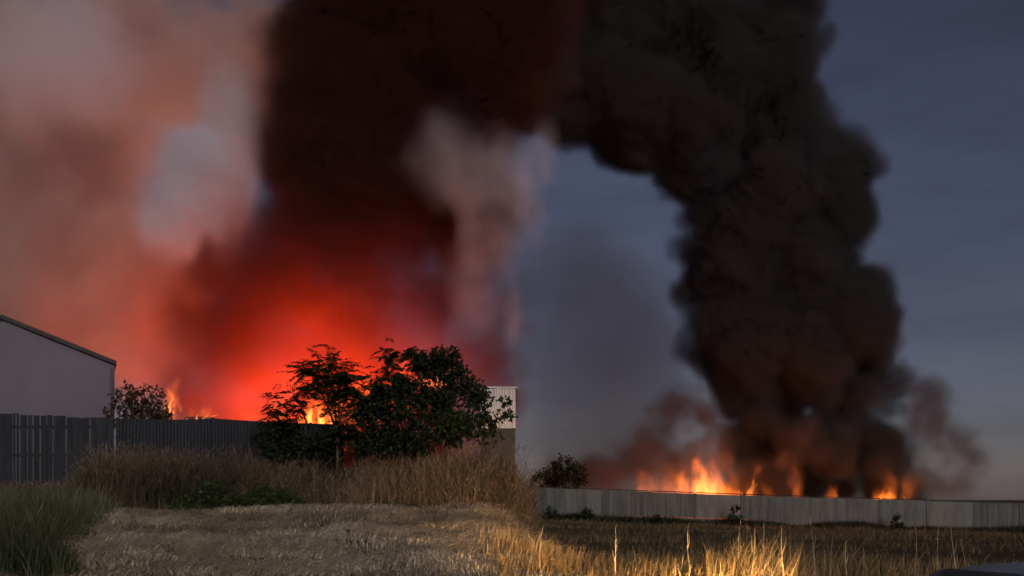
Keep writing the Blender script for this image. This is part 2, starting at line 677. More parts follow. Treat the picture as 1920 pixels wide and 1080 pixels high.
for j in range(k):
    f.append((2 * j, 2 * j + 2, 2 * j + 3, 2 * j + 1))
m.add(v, f)
m.build('front_sheet', M['white_sheet'], ws)
m = MB()
m.box((xa - ox, 0.05, zm - 1.0), (xb - ox - 0.01, 31.0, zt - 1.0 - 0.05))  # depth added out of sight to keep firelight off the right field and wall
m.build('light_blocking_walls', M['white_sheet'], ws)
m = MB()
m.box((xa - ox - 0.08, -0.06, zt - 1.0 + 0.002), (xb - ox + 0.06, 31.1, zt - 1.0 + 0.05))
m.build('roof', M['white_sheet'], ws)

# ------------------------------------------------------------------ the long concrete wall on the right
M['concrete'] = paint('weathered_concrete', (0.118, 0.127, 0.120), 0.9, 0.34, 1.3, 0.4, stretch=(1.8, 1, 0.22), bump_scale=14)
M['concrete_c'] = paint('pale_concrete', (0.145, 0.150, 0.140), 0.9, 0.28, 1.6, 0.4, stretch=(1.5, 1, 0.3), bump_scale=14)
M['concrete_b'] = paint('stained_concrete', (0.092, 0.104, 0.100), 0.9, 0.45, 1.5, 0.4, stretch=(2.4, 1, 0.18), bump_scale=14)
M['cap'] = paint('dark_coping', (0.035, 0.035, 0.035), 0.85, 0.3, 2.0)
YW = 65.0
wall = empty('concrete_wall', (P(960, 0, YW).x, YW, 0))
tag(wall, 'long low concrete panel wall with dark coping below the black smoke column', 'wall')
wx0 = P(955, 0, YW).x


def wtop(x):
    px = 960 + x * F / YW
    return P(0, np.interp(px, [950, 1440, 1700, 1920, 2400], [912.5, 930, 938, 944, 957]), YW).z


pw = 2.95
k = 0
g = np.random.default_rng(17)
while wx0 + k * pw < P(2150, 0, YW).x:
    a, b_ = wx0 + k * pw, wx0 + (k + 1) * pw
    za, zb_ = wtop(a), wtop(b_)
    dz = g.uniform(-0.025, 0.018)
    dy = g.uniform(-0.025, 0.025)
    for (u0, u1) in ((0.0, 0.40), (0.405, 1.0)):
        lo_a, lo_b = za - 2.6 + 2.6 * u0, zb_ - 2.6 + 2.6 * u0
        hi_a, hi_b = za - 2.6 + 2.6 * u1 + dz * (u1 == 1), zb_ - 2.6 + 2.6 * u1 + dz * (u1 == 1)
        m = MB()
        m.add([(a + 0.07, dy, lo_a), (b_ - 0.07, dy, lo_b), (b_ - 0.07, dy + 0.08, lo_b), (a + 0.07, dy + 0.08, lo_a),
               (a + 0.07, dy, hi_a), (b_ - 0.07, dy, hi_b), (b_ - 0.07, dy + 0.08, hi_b), (a + 0.07, dy + 0.08, hi_a)],
              [(0, 3, 2, 1), (4, 5, 6, 7), (0, 1, 5, 4), (1, 2, 6, 5), (2, 3, 7, 6), (3, 0, 4, 7)])
        m.build('panel', M[('concrete', 'concrete', 'concrete_b', 'concrete_c')[int(g.integers(0, 4))]], wall)
    m = MB()
    m.box((a - 0.075, -0.035, za - 2.6), (a + 0.075, 0.12, za + 0.02))
    m.build('post', M['concrete_b'], wall)
    m = MB()
    m.add([(a + 0.08, -0.05, za + 0.025), (b_ - 0.08, -0.05, zb_ + 0.025), (b_ - 0.08, 0.14, zb_ + 0.025), (a + 0.08, 0.14, za + 0.025),
           (a + 0.08, -0.05, za + 0.085), (b_ - 0.08, -0.05, zb_ + 0.085), (b_ - 0.08, 0.14, zb_ + 0.085), (a + 0.08, 0.14, za + 0.085)],
          [(0, 3, 2, 1), (4, 5, 6, 7), (0, 1, 5, 4), (1, 2, 6, 5), (2, 3, 7, 6), (3, 0, 4, 7)])
    m.build('coping', M['cap'], wall)
    k += 1
# ------------------------------------------------------------------ grass, weeds, straw
M['dry'] = blade_mat('dry_weed', [(0.0, (0.030, 0.023, 0.016)), (0.35, (0.095, 0.071, 0.050)), (0.7, (0.185, 0.137, 0.095)), (1.0, (0.33, 0.265, 0.195))])
M['rough'] = blade_mat('rough_grass', [(0.0, (0.050, 0.038, 0.020)), (0.4, (0.135, 0.104, 0.056)), (0.8, (0.24, 0.185, 0.105)), (1.0, (0.34, 0.27, 0.17))])
M['green'] = blade_mat('green_blade', [(0.0, (0.026, 0.032, 0.016)), (0.5, (0.095, 0.105, 0.06)), (1.0, (0.22, 0.215, 0.14))])
M['straw'] = blade_mat('lodged_straw', [(0.0, (0.13, 0.102, 0.070)), (0.4, (0.37, 0.305, 0.215)), (0.8, (0.60, 0.51, 0.38)), (1.0, (0.72, 0.64, 0.50))], trans=0.12)
M['gold'] = blade_mat('ripe_grass', [(0.0, (0.10, 0.066, 0.028)), (0.4, (0.25, 0.17, 0.075)), (0.8, (0.42, 0.31, 0.15)), (1.0, (0.58, 0.46, 0.27))])


def blades(name, base, height, width, lean, tone, mat, g, curl=0.35, segs=3, flat=0.0):
    """base (n,3); height, width, tone (n,); lean (n,2) sideways reach as a fraction of the height"""
    nb = len(base)
    t = np.linspace(0, 1, segs + 1)
    th = g.uniform(0, math.pi, nb)
    side = np.stack([np.cos(th), np.sin(th), np.zeros(nb)], -1)
    V = np.zeros((nb, (segs + 1) * 2, 3))
    T = np.zeros((nb, (segs + 1) * 2))
    for k, u in enumerate(t):
        out = u ** 1.7
        up = u if not flat else np.sin(u * math.pi * 0.85) * (1 - flat) + u * 0.12
        c_ = base + np.stack([lean[:, 0] * height * out, lean[:, 1] * height * out, height * up], -1)
        w = width * (1 - u) ** 0.6 * 0.5 + 0.0012
        V[:, 2 * k] = c_ - side * w[:, None]
        V[:, 2 * k + 1] = c_ + side * w[:, None]
        T[:, 2 * k] = T[:, 2 * k + 1] = tone
    Fq = []
    for k in range(segs):
        Fq.append([2 * k, 2 * k + 1, 2 * k + 3, 2 * k + 2])
    Fq = np.array(Fq)[None] + (np.arange(nb) * (segs + 1) * 2)[:, None, None]
    me = tri_soup(name, V.reshape(-1, 3), Fq.reshape(-1, 4), T.reshape(-1))
    me.materials.append(mat)
    return me


def scatter(x0, x1, y0, y1, n_, g, keep=None):
    x, y = g.uniform(x0, x1, n_), g.uniform(y0, y1, n_)
    if keep is not None:
        k_ = g.random(n_) < keep(x, y)
        x, y = x[k_], y[k_]
    return x, y


def edge_y(x):
    """where the straw field ends and the weeds begin"""
    return 25.9 - 0.09 * np.clip(-6 - x, 0, 3) * 6 + 0.25 * hash_noise(x * 1.1, x * 0 + 4, 8) - 1.6 * sstep(-9.5, -12.5, x) * 0


g = np.random.default_rng(31)
# lodged straw covering the field
x, y = scatter(-11.5, 1.6, 13.5, 26.2, 150000, g, lambda x, y: (y < edge_y(x) + 0.25) * (1 - sstep(-0.6, 1.6, x)) * (x > -0.5 * y - 0.3) * np.clip(0.35 + 16.0 / y * 0.5, 0, 1) * (1 - 0.75 * sstep(0.25, 0.6, hash_noise(x * 0.7 + 30, y * 1.3, 19))) * (1 - 0.8 * np.exp(-((y - 19.2 - 0.12 * x - 0.15 * hash_noise(x * 0.8, x * 0, 15)) / 0.14) ** 2)) * (1 - 0.7 * np.exp(-((y - 16.6 + 0.10 * x - 0.15 * hash_noise(x * 0.9, x * 0, 16)) / 0.12) ** 2)))
ang = 2.4 * hash_noise(x * 0.45, y * 0.8, 21) + 0.9 * hash_noise(x * 1.7, y * 2.3, 22) + 0.5 + g.normal(0, 0.4, len(x))
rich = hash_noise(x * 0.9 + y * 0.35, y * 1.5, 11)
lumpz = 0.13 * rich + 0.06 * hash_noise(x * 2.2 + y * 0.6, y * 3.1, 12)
zz = zg(x, y) + lumpz * sstep(10, 14, y) - 0.01
hh = g.uniform(0.06, 0.30, len(x)) ** 1.0
reach = g.uniform(0.5, 3.2, len(x))
le = np.stack([np.cos(ang) * reach, np.sin(ang) * reach * 0.8], -1)
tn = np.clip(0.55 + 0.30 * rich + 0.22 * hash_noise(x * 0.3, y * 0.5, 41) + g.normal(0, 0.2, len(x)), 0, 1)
me = blades('straw_stubble', np.stack([x, y, zz], -1), hh, g.uniform(0.012, 0.024, len(x)), le, tn, M['straw'], g, flat=0.35)
tag(link('straw_stubble', me), 'pale flattened straw covering the field before the weeds', 'straw', kind='stuff')


# tall dry weeds between field and fence
def belt_h(px):
    return np.interp(px, [-100, 120, 175, 260, 340, 470, 560, 640, 700, 780, 860, 930, 968, 1010], [0.5, 0.55, 1.35, 1.45, 1.3, 1.35, 1.25, 1.2, 1.3, 1.35, 1.6, 1.75, 1.55, 0.5])


def weeds(name, label, px0, px1, n_, g, tone0, hs=1.0, mat='dry', y0=25.7, y1=28.6):
    px = g.uniform(px0, px1, n_)
    y = g.uniform(y0, y1, n_)
    x = (px - 960) * y / F
    k_ = (y > edge_y(x)) & (g.random(n_) < 0.55 + 0.45 * hash_noise(x * 1.3, y * 1.6, 51))
    x, y, px = x[k_], y[k_], px[k_]
    clump = hash_noise(x * 0.8, y * 0.7, 53)
    h = belt_h(px) * hs * np.clip(g.normal(0.76, 0.20, len(x)) + 0.26 * clump + 0.12 * hash_noise(x * 2.6, y * 2.2, 54), 0.12, 1.22) * np.interp(y - edge_y(x), [0, 0.7, 2.5], [0.45, 0.85, 1.0])
    le = np.stack([g.normal(0.05, 0.26, len(x)), g.normal(0, 0.2, len(x))], -1)
    tn = np.clip(tone0 + 0.30 * hash_noise(x * 0.5 + 9, y * 0.5, 57) + 0.15 * clump + g.normal(0, 0.18, len(x)), 0, 1)
    me = blades(name, np.stack([x, y, zg(x, y) - 0.02], -1), h, g.uniform(0.010, 0.028, len(x)), le, tn, M[mat], g)
    # feathery seed heads: short side sprigs on the upper stalks
    pick = g.choice(len(x), int(len(x) * 0.5), replace=False)
    sp = []
    for rep in range(6):
        u = g.uniform(0.55, 1.0, len(pick))
        bx = np.stack([x[pick] + le[pick, 0] * h[pick] * u ** 1.7, y[pick] + le[pick, 1] * h[pick] * u ** 1.7, zg(x[pick], y[pick]) + h[pick] * u], -1)
        sp.append(bx)
    sp = np.concatenate(sp)
    tn2 = np.tile(tn[pick], 6)
    me2 = blades(name + '_seed', sp, g.uniform(0.05, 0.13, len(sp)), g.uniform(0.012, 0.026, len(sp)), g.normal(0, 0.8, (len(sp), 2)), np.clip(tn2 + 0.12, 0, 1), M[mat], g, segs=1)
    bm = bmesh.new()
    bm.from_mesh(me)
    bm.from_mesh(me2)
    bm.to_mesh(me)
    bm.free()
    tag(link(name, me), label, 'grass', kind='stuff')


weeds('dry_weeds', 'tall russet dry weeds at the foot of the dark fence', -60, 600, 15000, g, 0.52)
weeds('brown_weeds', 'tall grey-brown weeds below the thicket and white shed', 560, 1000, 15500, g, 0.34)

weeds('green_weeds', 'dull green weeds mixed into the russet ones', 130, 960, 9000, g, 0.30, hs=0.75, mat='green')

# stray tufts out in the straw
cxs, cys = g.uniform(-11, 0.2, 90), 26.0 - np.abs(g.normal(0, 3.2, 90))
x = np.repeat(cxs, 26) + g.normal(0, 0.10, 90 * 26)
y = np.repeat(cys, 26) + g.normal(0, 0.08, 90 * 26)
h = np.repeat(g.uniform(0.15, 0.5, 90), 26) * g.uniform(0.5, 1.2, 90 * 26)
me = blades('stray_weeds', np.stack([x, y, zg(x, y) - 0.02], -1), h, g.uniform(0.008, 0.02, len(x)), g.normal(0, 0.4, (len(x), 2)), np.clip(np.repeat(g.uniform(0.1, 0.8, 90), 26) + g.normal(0, 0.12, len(x)), 0, 1), M['dry'], g)
tag(link('stray_weeds', me), 'stray weed tufts scattered over the flattened straw', 'weeds', kind='stuff')

# green grass in the near corner
px = g.uniform(-140, 215, 16000)
y = g.uniform(15.5, 25.6, 16000)
x = (px - 960) * y / F
lim = np.interp(y, [15.5, 18, 22, 26], [125, 165, 190, 235]) + 26 * hash_noise(y * 1.1, y * 0, 61)
k_ = px < lim
x, y, px, lim = x[k_], y[k_], px[k_], lim[k_]
cl = hash_noise(x * 0.9, y * 0.6, 63)
h = np.clip(g.normal(0.62, 0.14, len(x)) + 0.18 * cl, 0.1, 1.1) * np.interp(lim - px, [0, 60], [0.4, 1.0]) * np.interp(y, [15, 21, 26], [0.85, 0.95, 1.0])
me = blades('green_grass', np.stack([x, y, zg(x, y) - 0.02], -1), h, g.uniform(0.014, 0.034, len(x)), g.normal(0, 0.28, (len(x), 2)), np.clip(0.42 + 0.25 * cl + 0.25 * (y - 18) / 8 + g.normal(0, 0.18, len(x)), 0, 1), M['green'], g)
tag(link('green_grass', me), 'dull green long grass in the near corner beside the straw', 'grass', kind='stuff')

# ripe grass by the roadside on the right, in the beam of the headlamps
def road_keep(x, y):
    return np.clip(0.55 + 0.6 * hash_noise(x * 1.2, y * 1.0, 71), 0.05, 1) * sstep(0, 1, y - 11.2 - 0.45 * np.clip(x - 1, 0, 4)) * sstep(-0.8, 0.9, x) * (1 - 0.65 * sstep(3.2, 4.8, x))


x, y = scatter(-0.8, 10.5, 10.8, 20.5, 40000, g, road_keep)
px = 960 + x * F / y
cl = hash_noise(x * 0.9, y * 0.9, 72)
hh = np.interp(px, [930, 970, 1100, 1250, 1330, 1380, 1480, 1530, 1650, 1920, 2100], [0.5, 0.5, 0.42, 0.48, 0.62, 0.78, 0.78, 0.55, 0.42, 0.36, 0.36])
h = hh * np.clip(g.normal(0.85, 0.22, len(x)) + 0.25 * cl, 0.2, 1.5)
le = np.stack([g.normal(0.10, 0.22, len(x)), g.normal(0, 0.15, len(x))], -1)
me = blades('roadside_grass', np.stack([x, y, zg(x, y) - 0.02], -1), h, g.uniform(0.008, 0.020, len(x)), le, np.clip(0.5 + 0.2 * cl + g.normal(0, 0.2, len(x)), 0, 1), M['gold'], g)
tag(link('roadside_grass', me), 'golden dry grass at the roadside lit by headlamps', 'grass', kind='stuff')
# short rough grass over the field up to the wall
x, y = scatter(-1.0, 40, 19, 64.5, 60000, g, lambda x, y: (x < 0.52 * y + 2) * (0.5 + 0.5 * hash_noise(x * 0.35, y * 0.25, 81)) * sstep(-0.8, 0.6, x))
cl = hash_noise(x * 0.25, y * 0.5, 82)
h = np.clip(0.16 + 0.12 * cl + g.normal(0, 0.07, len(x)), 0.04, 0.6)
me = blades('field_grass', np.stack([x, y, zg(x, y) - 0.02], -1), h, g.uniform(0.02, 0.05, len(x)), g.normal(0, 0.5, (len(x), 2)), np.clip(0.38 + 0.3 * cl + g.normal(0, 0.15, len(x)), 0, 1), M['rough'], g, segs=2)
tag(link('field_grass', me), 'short brown rough grass between roadside and concrete wall', 'grass', kind='stuff')
# dark weeds along the foot of the wall
x = g.uniform(-1, 42, 16000)
y = 64.85 - np.abs(g.normal(0, 0.5, 16000))
cl = hash_noise(x * 0.5, y * 0.2, 91)
h = np.clip(0.32 + 0.26 * cl + g.normal(0, 0.1, len(x)), 0.08, 1.3)
me = blades('wall_weeds', np.stack([x, y, zg(x, y) - 0.02], -1), h, g.uniform(0.03, 0.07, len(x)), g.normal(0, 0.3, (len(x), 2)), np.clip(0.05 + 0.12 * cl + g.normal(0, 0.08, len(x)), 0, 1), M['green'], g, segs=2)
tag(link('wall_weeds', me), 'dark low weeds along the foot of the concrete wall', 'weeds', kind='stuff')

# ------------------------------------------------------------------ single tall stalks
M['stalk'] = paint('bleached_stalk', (0.50, 0.40, 0.26), 0.8, 0.25, 6.0)
M['stalk_grey'] = paint('grey_stalk', (0.30, 0.24, 0.20), 0.8, 0.25, 6.0)


def stalk(px, top_py, Y, r, label, g, mat='stalk', lean=0.0, branches=2, bend=0.03):
    x = (px - 960) * Y / F
    z0 = float(zg(x, Y)) - 0.03
    H = P(px, top_py, Y).z - z0
    root = empty('dry_stalk', (x, Y, z0))
    tag(root, label, 'stalk', 'single tall dry stalks')
    r = r * 0.62
    pts = [(lean * H * u + bend * math.sin(u * 5 + px), bend * 0.5 * math.sin(u * 4), H * u) for u in np.linspace(0, 1, 8)]
    MB().tube(pts, [r * (1 - 0.65 * u) for u in np.linspace(0, 1, 8)], 5).build('stem', M[mat], root)
    for k in range(branches):
        u = 0.45 + 0.5 * (k + g.uniform(0, 0.6)) / max(1, branches)
        i = min(6, int(u * 7))
        p0 = Vector(pts[i])
        s = 1 if k % 2 else -1
        d = Vector((s * g.uniform(0.12, 0.3), g.uniform(-0.2, 0.2), 1)).normalized() * H * g.uniform(0.08, 0.18)
        MB().tube([p0, p0 + d * 0.5 + Vector((s * 0.01, 0, 0)), p0 + d], [r * 0.5, r * 0.4, r * 0.2], 4).build('twig', M[mat], root)


g = np.random.default_rng(77)
stalk(198, 826, 26.3, 0.016, 'pale bare stalk standing among russet weeds beside the board fence', g, 'stalk_grey', branches=1)
for px, tp, Y, r, lb in ((1013, 985, 14.5, 0.010, 'thin upright stalk near the foot of the bank'),
                         (1165, 985, 14.0, 0.009, 'slender stalk in the brightest strip of roadside grass'),
                         (1302, 983, 14.2, 0.009, 'upright stalk just before the tallest grass clump'),
                         (1383, 972, 13.8, 0.010, 'pale stalk on the near side of the tallest grass clump'),
                         (1405, 990, 13.0, 0.012, 'leaning stalk in the tallest grass clump'),
                         (1424, 978, 13.6, 0.011, 'thick pale stalk in the middle of the tallest grass clump'),
                         (1464, 988, 12.6, 0.016, 'stoutest bleached stalk at the end of the tallest grass clump'),
                         (1526, 970, 13.0, 0.010, 'straight stalk just past the tallest grass clump'),
                         (1560, 995, 13.5, 0.008, 'faint thin stalk before the forked one'),
                         (1597, 1012, 12.6, 0.017, 'bleached forked stalk standing alone in dark grass'),
                         (1725, 985, 13.2, 0.009, 'twin-stemmed looking stalk midway to the parked car'),
                         (1760, 985, 13.0, 0.008, 'plain stalk above the grey car roof edge'),
                         (1790, 990, 13.0, 0.013, 'white-based stalk close to the grey car'),
                         (1822, 1010, 13.0, 0.009, 'last tall stalk over the grey car roof')):
    stalk(px, tp, Y, r, lb, g, lean=float(g.normal(0, 0.05)), branches=int(g.integers(1, 4)))

# ------------------------------------------------------------------ trees and shrubs
M['bark'] = paint('dark_bark', (0.060, 0.045, 0.035), 0.9, 0.3, 6.0, 0.4)
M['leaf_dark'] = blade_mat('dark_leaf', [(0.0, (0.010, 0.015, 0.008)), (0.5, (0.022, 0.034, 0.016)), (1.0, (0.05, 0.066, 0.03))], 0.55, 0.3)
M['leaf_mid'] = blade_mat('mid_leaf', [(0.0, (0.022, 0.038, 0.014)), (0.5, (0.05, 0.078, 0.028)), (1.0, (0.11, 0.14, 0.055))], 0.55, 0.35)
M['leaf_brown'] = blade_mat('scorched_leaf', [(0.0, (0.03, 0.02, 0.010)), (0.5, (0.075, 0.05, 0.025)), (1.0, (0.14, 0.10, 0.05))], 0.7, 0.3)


def leaf_quads(c_, d, s, size, wid):
    """leaf blades: centre line start c_, direction d, side s (all (n,3)); each a folded pair of quads"""
    n_ = len(c_)
    tip = c_ + d * size[:, None]
    mid = c_ + d * (size * 0.45)[:, None]
    w = s * (wid * 0.5)[:, None]
    droop = np.zeros_like(c_)
    droop[:, 2] = -size * 0.12
    V = np.stack([c_, mid + w, tip + droop, mid - w], 1)
    return V


def add_leaves(name, V, tone, mat, parent):
    n_ = len(V)
    Fq = np.arange(n_ * 4).reshape(n_, 4)
    me = tri_soup(name, V.reshape(-1, 3), Fq, np.repeat(tone, 4))
    return link(name, me, mat, parent)


def unit(a):
    return a / np.maximum(1e-6, np.linalg.norm(a, axis=-1, keepdims=True))


def tree(name, label, cat, px, Y, limbs, mat, kind, g, leaf=0.13, per=60, trunk_r=0.05, group=None, spread=0.35, z0=None):
    """limbs: list of (px, py, dy, reach px) crown knots; a limb runs from the stem to each and carries foliage"""
    x = (px - 960) * Y / F
    if z0 is None:
        z0 = float(zg(x, Y)) - 0.05
    root = empty(name, (x, Y, z0))
    tag(root, label, cat, group)
    top = max(P(0, q[1], Y).z for q in limbs) - z0
    mt = MB()
    st = [(0.06 * math.sin(u * 4 + px), 0.04 * math.sin(u * 3), top * 0.8 * u) for u in np.linspace(0, 1, 7)]
    mt.tube(st, [trunk_r * (1 - 0.75 * u) + 0.006 for u in np.linspace(0, 1, 7)], 7)
    mt.build('trunk', M['bark'], root, smooth=True)
    ml = MB()
    Vs, Ts = [], []
    for (qx, qy, dy, reach) in limbs:
        q = P(qx, qy, Y)
        q = np.array((q.x - x, dy, q.z - z0))
        u = np.clip(0.15 + 0.6 * q[2] / (top * 0.8) * 0.8, 0.1, 0.95)
        i = u * 6
        p0 = np.array(st[int(i)]) * (1 - i % 1) + np.array(st[min(6, int(i) + 1)]) * (i % 1)
        if p0[2] > q[2]:
            p0 = np.array(st[1])
        mid = (p0 + q) / 2 + np.array((0, 0, 0.12))
        ml.tube([tuple(p0), tuple(mid), tuple(q)], [trunk_r * 0.45, trunk_r * 0.3, 0.006], 5)
        R = reach * Y / F
        if kind == 'pinnate':
            nf = per
            d = unit(g.normal(size=(nf, 3)) * np.array((1, 1, 0.45)) + np.array((0, 0, 0.28)))
            st0 = q + g.normal(size=(nf, 3)) * R * np.array((0.18, 0.18, 0.3))
            ln = R * g.uniform(0.6, 1.15, nf)
            for j in range(nf):
                dj = d[j]
                sj = unit(np.cross(dj, np.array((0, 0, 1.0)))[None])[0]
                t = np.linspace(0.18, 1.0, 10)
                line = st0[j] + dj * (t * ln[j])[:, None] + np.array((0, 0, -1.0)) * (0.32 * ln[j] * t ** 2)[:, None]
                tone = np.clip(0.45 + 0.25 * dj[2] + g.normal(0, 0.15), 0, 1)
                for s in (1, -1):
                    dirs = unit(sj * s + dj * 0.45 + np.array((0, 0, -0.25)) + g.normal(0, 0.12, (10, 3)))
                    sz = leaf * np.interp(t, [0.1, 0.4, 1.0], [0.7, 1.0, 0.55]) * g.uniform(0.8, 1.2, 10)
                    up = unit(np.cross(dirs, sj * s + np.array((0.01, 0.0, 0.0))) + np.array((0, 0, 0.01)))
                    sd_ = unit(np.cross(dirs, np.array((0, 0, 1.0))) + g.normal(0, 0.25, (10, 3)))
                    Vs.append(leaf_quads(line, dirs, sd_, sz, sz * 0.40))
                    Ts.append(np.full(10, tone) + g.normal(0, 0.06, 10))
                ml.tube([tuple(line[0]), tuple(line[5]), tuple(line[9])], [0.006, 0.004, 0.002], 3)
        else:
            nf = per
            d = unit(g.normal(size=(nf, 3)))
            rr = R * g.uniform(0.2, 1.0, nf) ** 0.6
            pos = q + d * rr[:, None] * np.array((1, 0.9, 0.8))
            pos += 0.25 * R * np.stack([hash_noise(pos[:, 0] * 3, pos[:, 2] * 3, 5), hash_noise(pos[:, 1] * 3, pos[:, 2] * 3, 6), hash_noise(pos[:, 0] * 3, pos[:, 1] * 3, 7)], -1)
            dirs = unit(d * 0.6 + g.normal(size=(nf, 3)) * 0.7 + np.array((0, 0, -0.2)))
            sd_ = unit(np.cross(dirs, g.normal(size=(nf, 3))))
            sz = leaf * g.uniform(0.6, 1.3, nf)
            Vs.append(leaf_quads(pos, dirs, sd_, sz, sz * 0.62))
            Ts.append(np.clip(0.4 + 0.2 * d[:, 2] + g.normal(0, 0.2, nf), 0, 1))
    ml.build('limbs', M['bark'], root)
    add_leaves('crown', np.concatenate(Vs), np.clip(np.concatenate(Ts), 0, 1), M[mat], root)
    return root


g = np.random.default_rng(99)
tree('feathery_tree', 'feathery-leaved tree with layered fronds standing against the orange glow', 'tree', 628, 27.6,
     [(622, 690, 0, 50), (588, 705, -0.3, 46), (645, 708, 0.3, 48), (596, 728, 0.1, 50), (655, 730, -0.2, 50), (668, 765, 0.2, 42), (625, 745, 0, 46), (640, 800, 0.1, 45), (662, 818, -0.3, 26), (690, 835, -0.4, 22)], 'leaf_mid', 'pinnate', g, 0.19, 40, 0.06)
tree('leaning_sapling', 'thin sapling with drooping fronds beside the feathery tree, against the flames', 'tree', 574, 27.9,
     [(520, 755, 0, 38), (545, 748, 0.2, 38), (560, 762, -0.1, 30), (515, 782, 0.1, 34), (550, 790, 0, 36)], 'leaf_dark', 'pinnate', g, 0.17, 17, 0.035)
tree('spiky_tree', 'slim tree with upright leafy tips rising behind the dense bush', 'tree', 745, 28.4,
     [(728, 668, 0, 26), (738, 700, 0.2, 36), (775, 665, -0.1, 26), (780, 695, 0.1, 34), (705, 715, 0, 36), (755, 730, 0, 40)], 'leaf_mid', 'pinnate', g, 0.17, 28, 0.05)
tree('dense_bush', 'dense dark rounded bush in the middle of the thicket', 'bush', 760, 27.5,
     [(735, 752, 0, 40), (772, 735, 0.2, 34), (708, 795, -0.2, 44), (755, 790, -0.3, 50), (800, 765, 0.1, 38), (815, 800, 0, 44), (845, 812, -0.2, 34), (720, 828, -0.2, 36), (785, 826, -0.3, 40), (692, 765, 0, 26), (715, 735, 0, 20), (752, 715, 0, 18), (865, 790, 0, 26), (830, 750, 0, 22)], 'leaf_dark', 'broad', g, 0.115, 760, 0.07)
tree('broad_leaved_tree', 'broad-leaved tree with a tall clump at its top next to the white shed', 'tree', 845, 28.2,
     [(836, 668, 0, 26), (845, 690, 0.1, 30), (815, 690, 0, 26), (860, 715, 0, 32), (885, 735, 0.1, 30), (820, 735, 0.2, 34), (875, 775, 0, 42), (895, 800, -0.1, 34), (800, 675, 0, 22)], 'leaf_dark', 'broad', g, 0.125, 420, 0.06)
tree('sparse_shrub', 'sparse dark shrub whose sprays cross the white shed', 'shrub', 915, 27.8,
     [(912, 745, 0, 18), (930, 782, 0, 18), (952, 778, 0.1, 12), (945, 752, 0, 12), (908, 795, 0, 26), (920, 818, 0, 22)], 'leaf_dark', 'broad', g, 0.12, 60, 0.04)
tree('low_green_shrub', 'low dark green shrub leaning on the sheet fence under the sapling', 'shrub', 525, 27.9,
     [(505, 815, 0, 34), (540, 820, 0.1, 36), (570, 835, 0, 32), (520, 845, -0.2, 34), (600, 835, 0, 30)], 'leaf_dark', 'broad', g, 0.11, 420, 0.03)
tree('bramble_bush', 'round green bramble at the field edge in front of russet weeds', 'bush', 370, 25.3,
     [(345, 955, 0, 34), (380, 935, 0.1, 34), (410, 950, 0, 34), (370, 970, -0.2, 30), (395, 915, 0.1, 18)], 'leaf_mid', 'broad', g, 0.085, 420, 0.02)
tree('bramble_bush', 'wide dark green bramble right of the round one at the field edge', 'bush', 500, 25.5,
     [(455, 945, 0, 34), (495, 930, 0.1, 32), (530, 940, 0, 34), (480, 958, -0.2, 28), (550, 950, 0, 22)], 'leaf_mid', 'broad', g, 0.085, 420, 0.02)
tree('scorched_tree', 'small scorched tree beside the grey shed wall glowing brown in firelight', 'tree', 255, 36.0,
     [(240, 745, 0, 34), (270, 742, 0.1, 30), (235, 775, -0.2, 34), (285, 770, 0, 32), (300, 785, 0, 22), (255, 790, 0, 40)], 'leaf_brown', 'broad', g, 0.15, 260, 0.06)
for px, tp, R, lb in ((985, 950, 20, 'dark bush against the near end of the concrete wall'), (1033, 955, 14, 'second small bush along the concrete wall'),
                      (1100, 958, 15, 'rounded bush on the wall between two smaller ones'), (1232, 968, 9, 'little weed bush below the tallest flame'),
                      (1378, 952, 13, 'thin upright bush against the wall behind the tallest grass'), (1682, 968, 11, 'lone dark bush against the wall by the last flames')):
    Yw = 63.6
    R *= 0.85
    base_py = HY + (CZ - float(zg((px - 960) * Yw / F, Yw))) * F / Yw
    tree('wall_bush', lb, 'bush', px, Yw, [(px, tp, 0, R * 0.8), (px - R * 0.5, (tp + base_py) / 2, 0, R * 0.85), (px + R * 0.5, (tp + base_py) / 2 + 2, 0, R * 0.85), (px - R * 0.2, base_py - R * 0.4, 0, R), (px + R * 0.6, base_py - R * 0.3, 0, R * 0.8)], 'leaf_dark', 'broad', g, 0.14, 110, 0.03, group='bushes along the concrete wall')
tree('far_tree', 'dark round tree beyond the concrete wall beside the drifting smoke', 'tree', 1062, 92.0,
     [(1060, 872, 0, 24), (1045, 888, 0.3, 26), (1082, 890, 0, 24), (1062, 900, 0, 30)], 'leaf_dark', 'broad', g, 0.28, 420, 0.12, z0=0.0)
tree('far_tree', 'low dark tree beyond the near end of the concrete wall', 'tree', 1018, 92.0,
     [(1020, 895, 0, 18), (1005, 902, 0, 18), (1035, 904, 0, 16)], 'leaf_dark', 'broad', g, 0.28, 260, 0.10, z0=0.0)
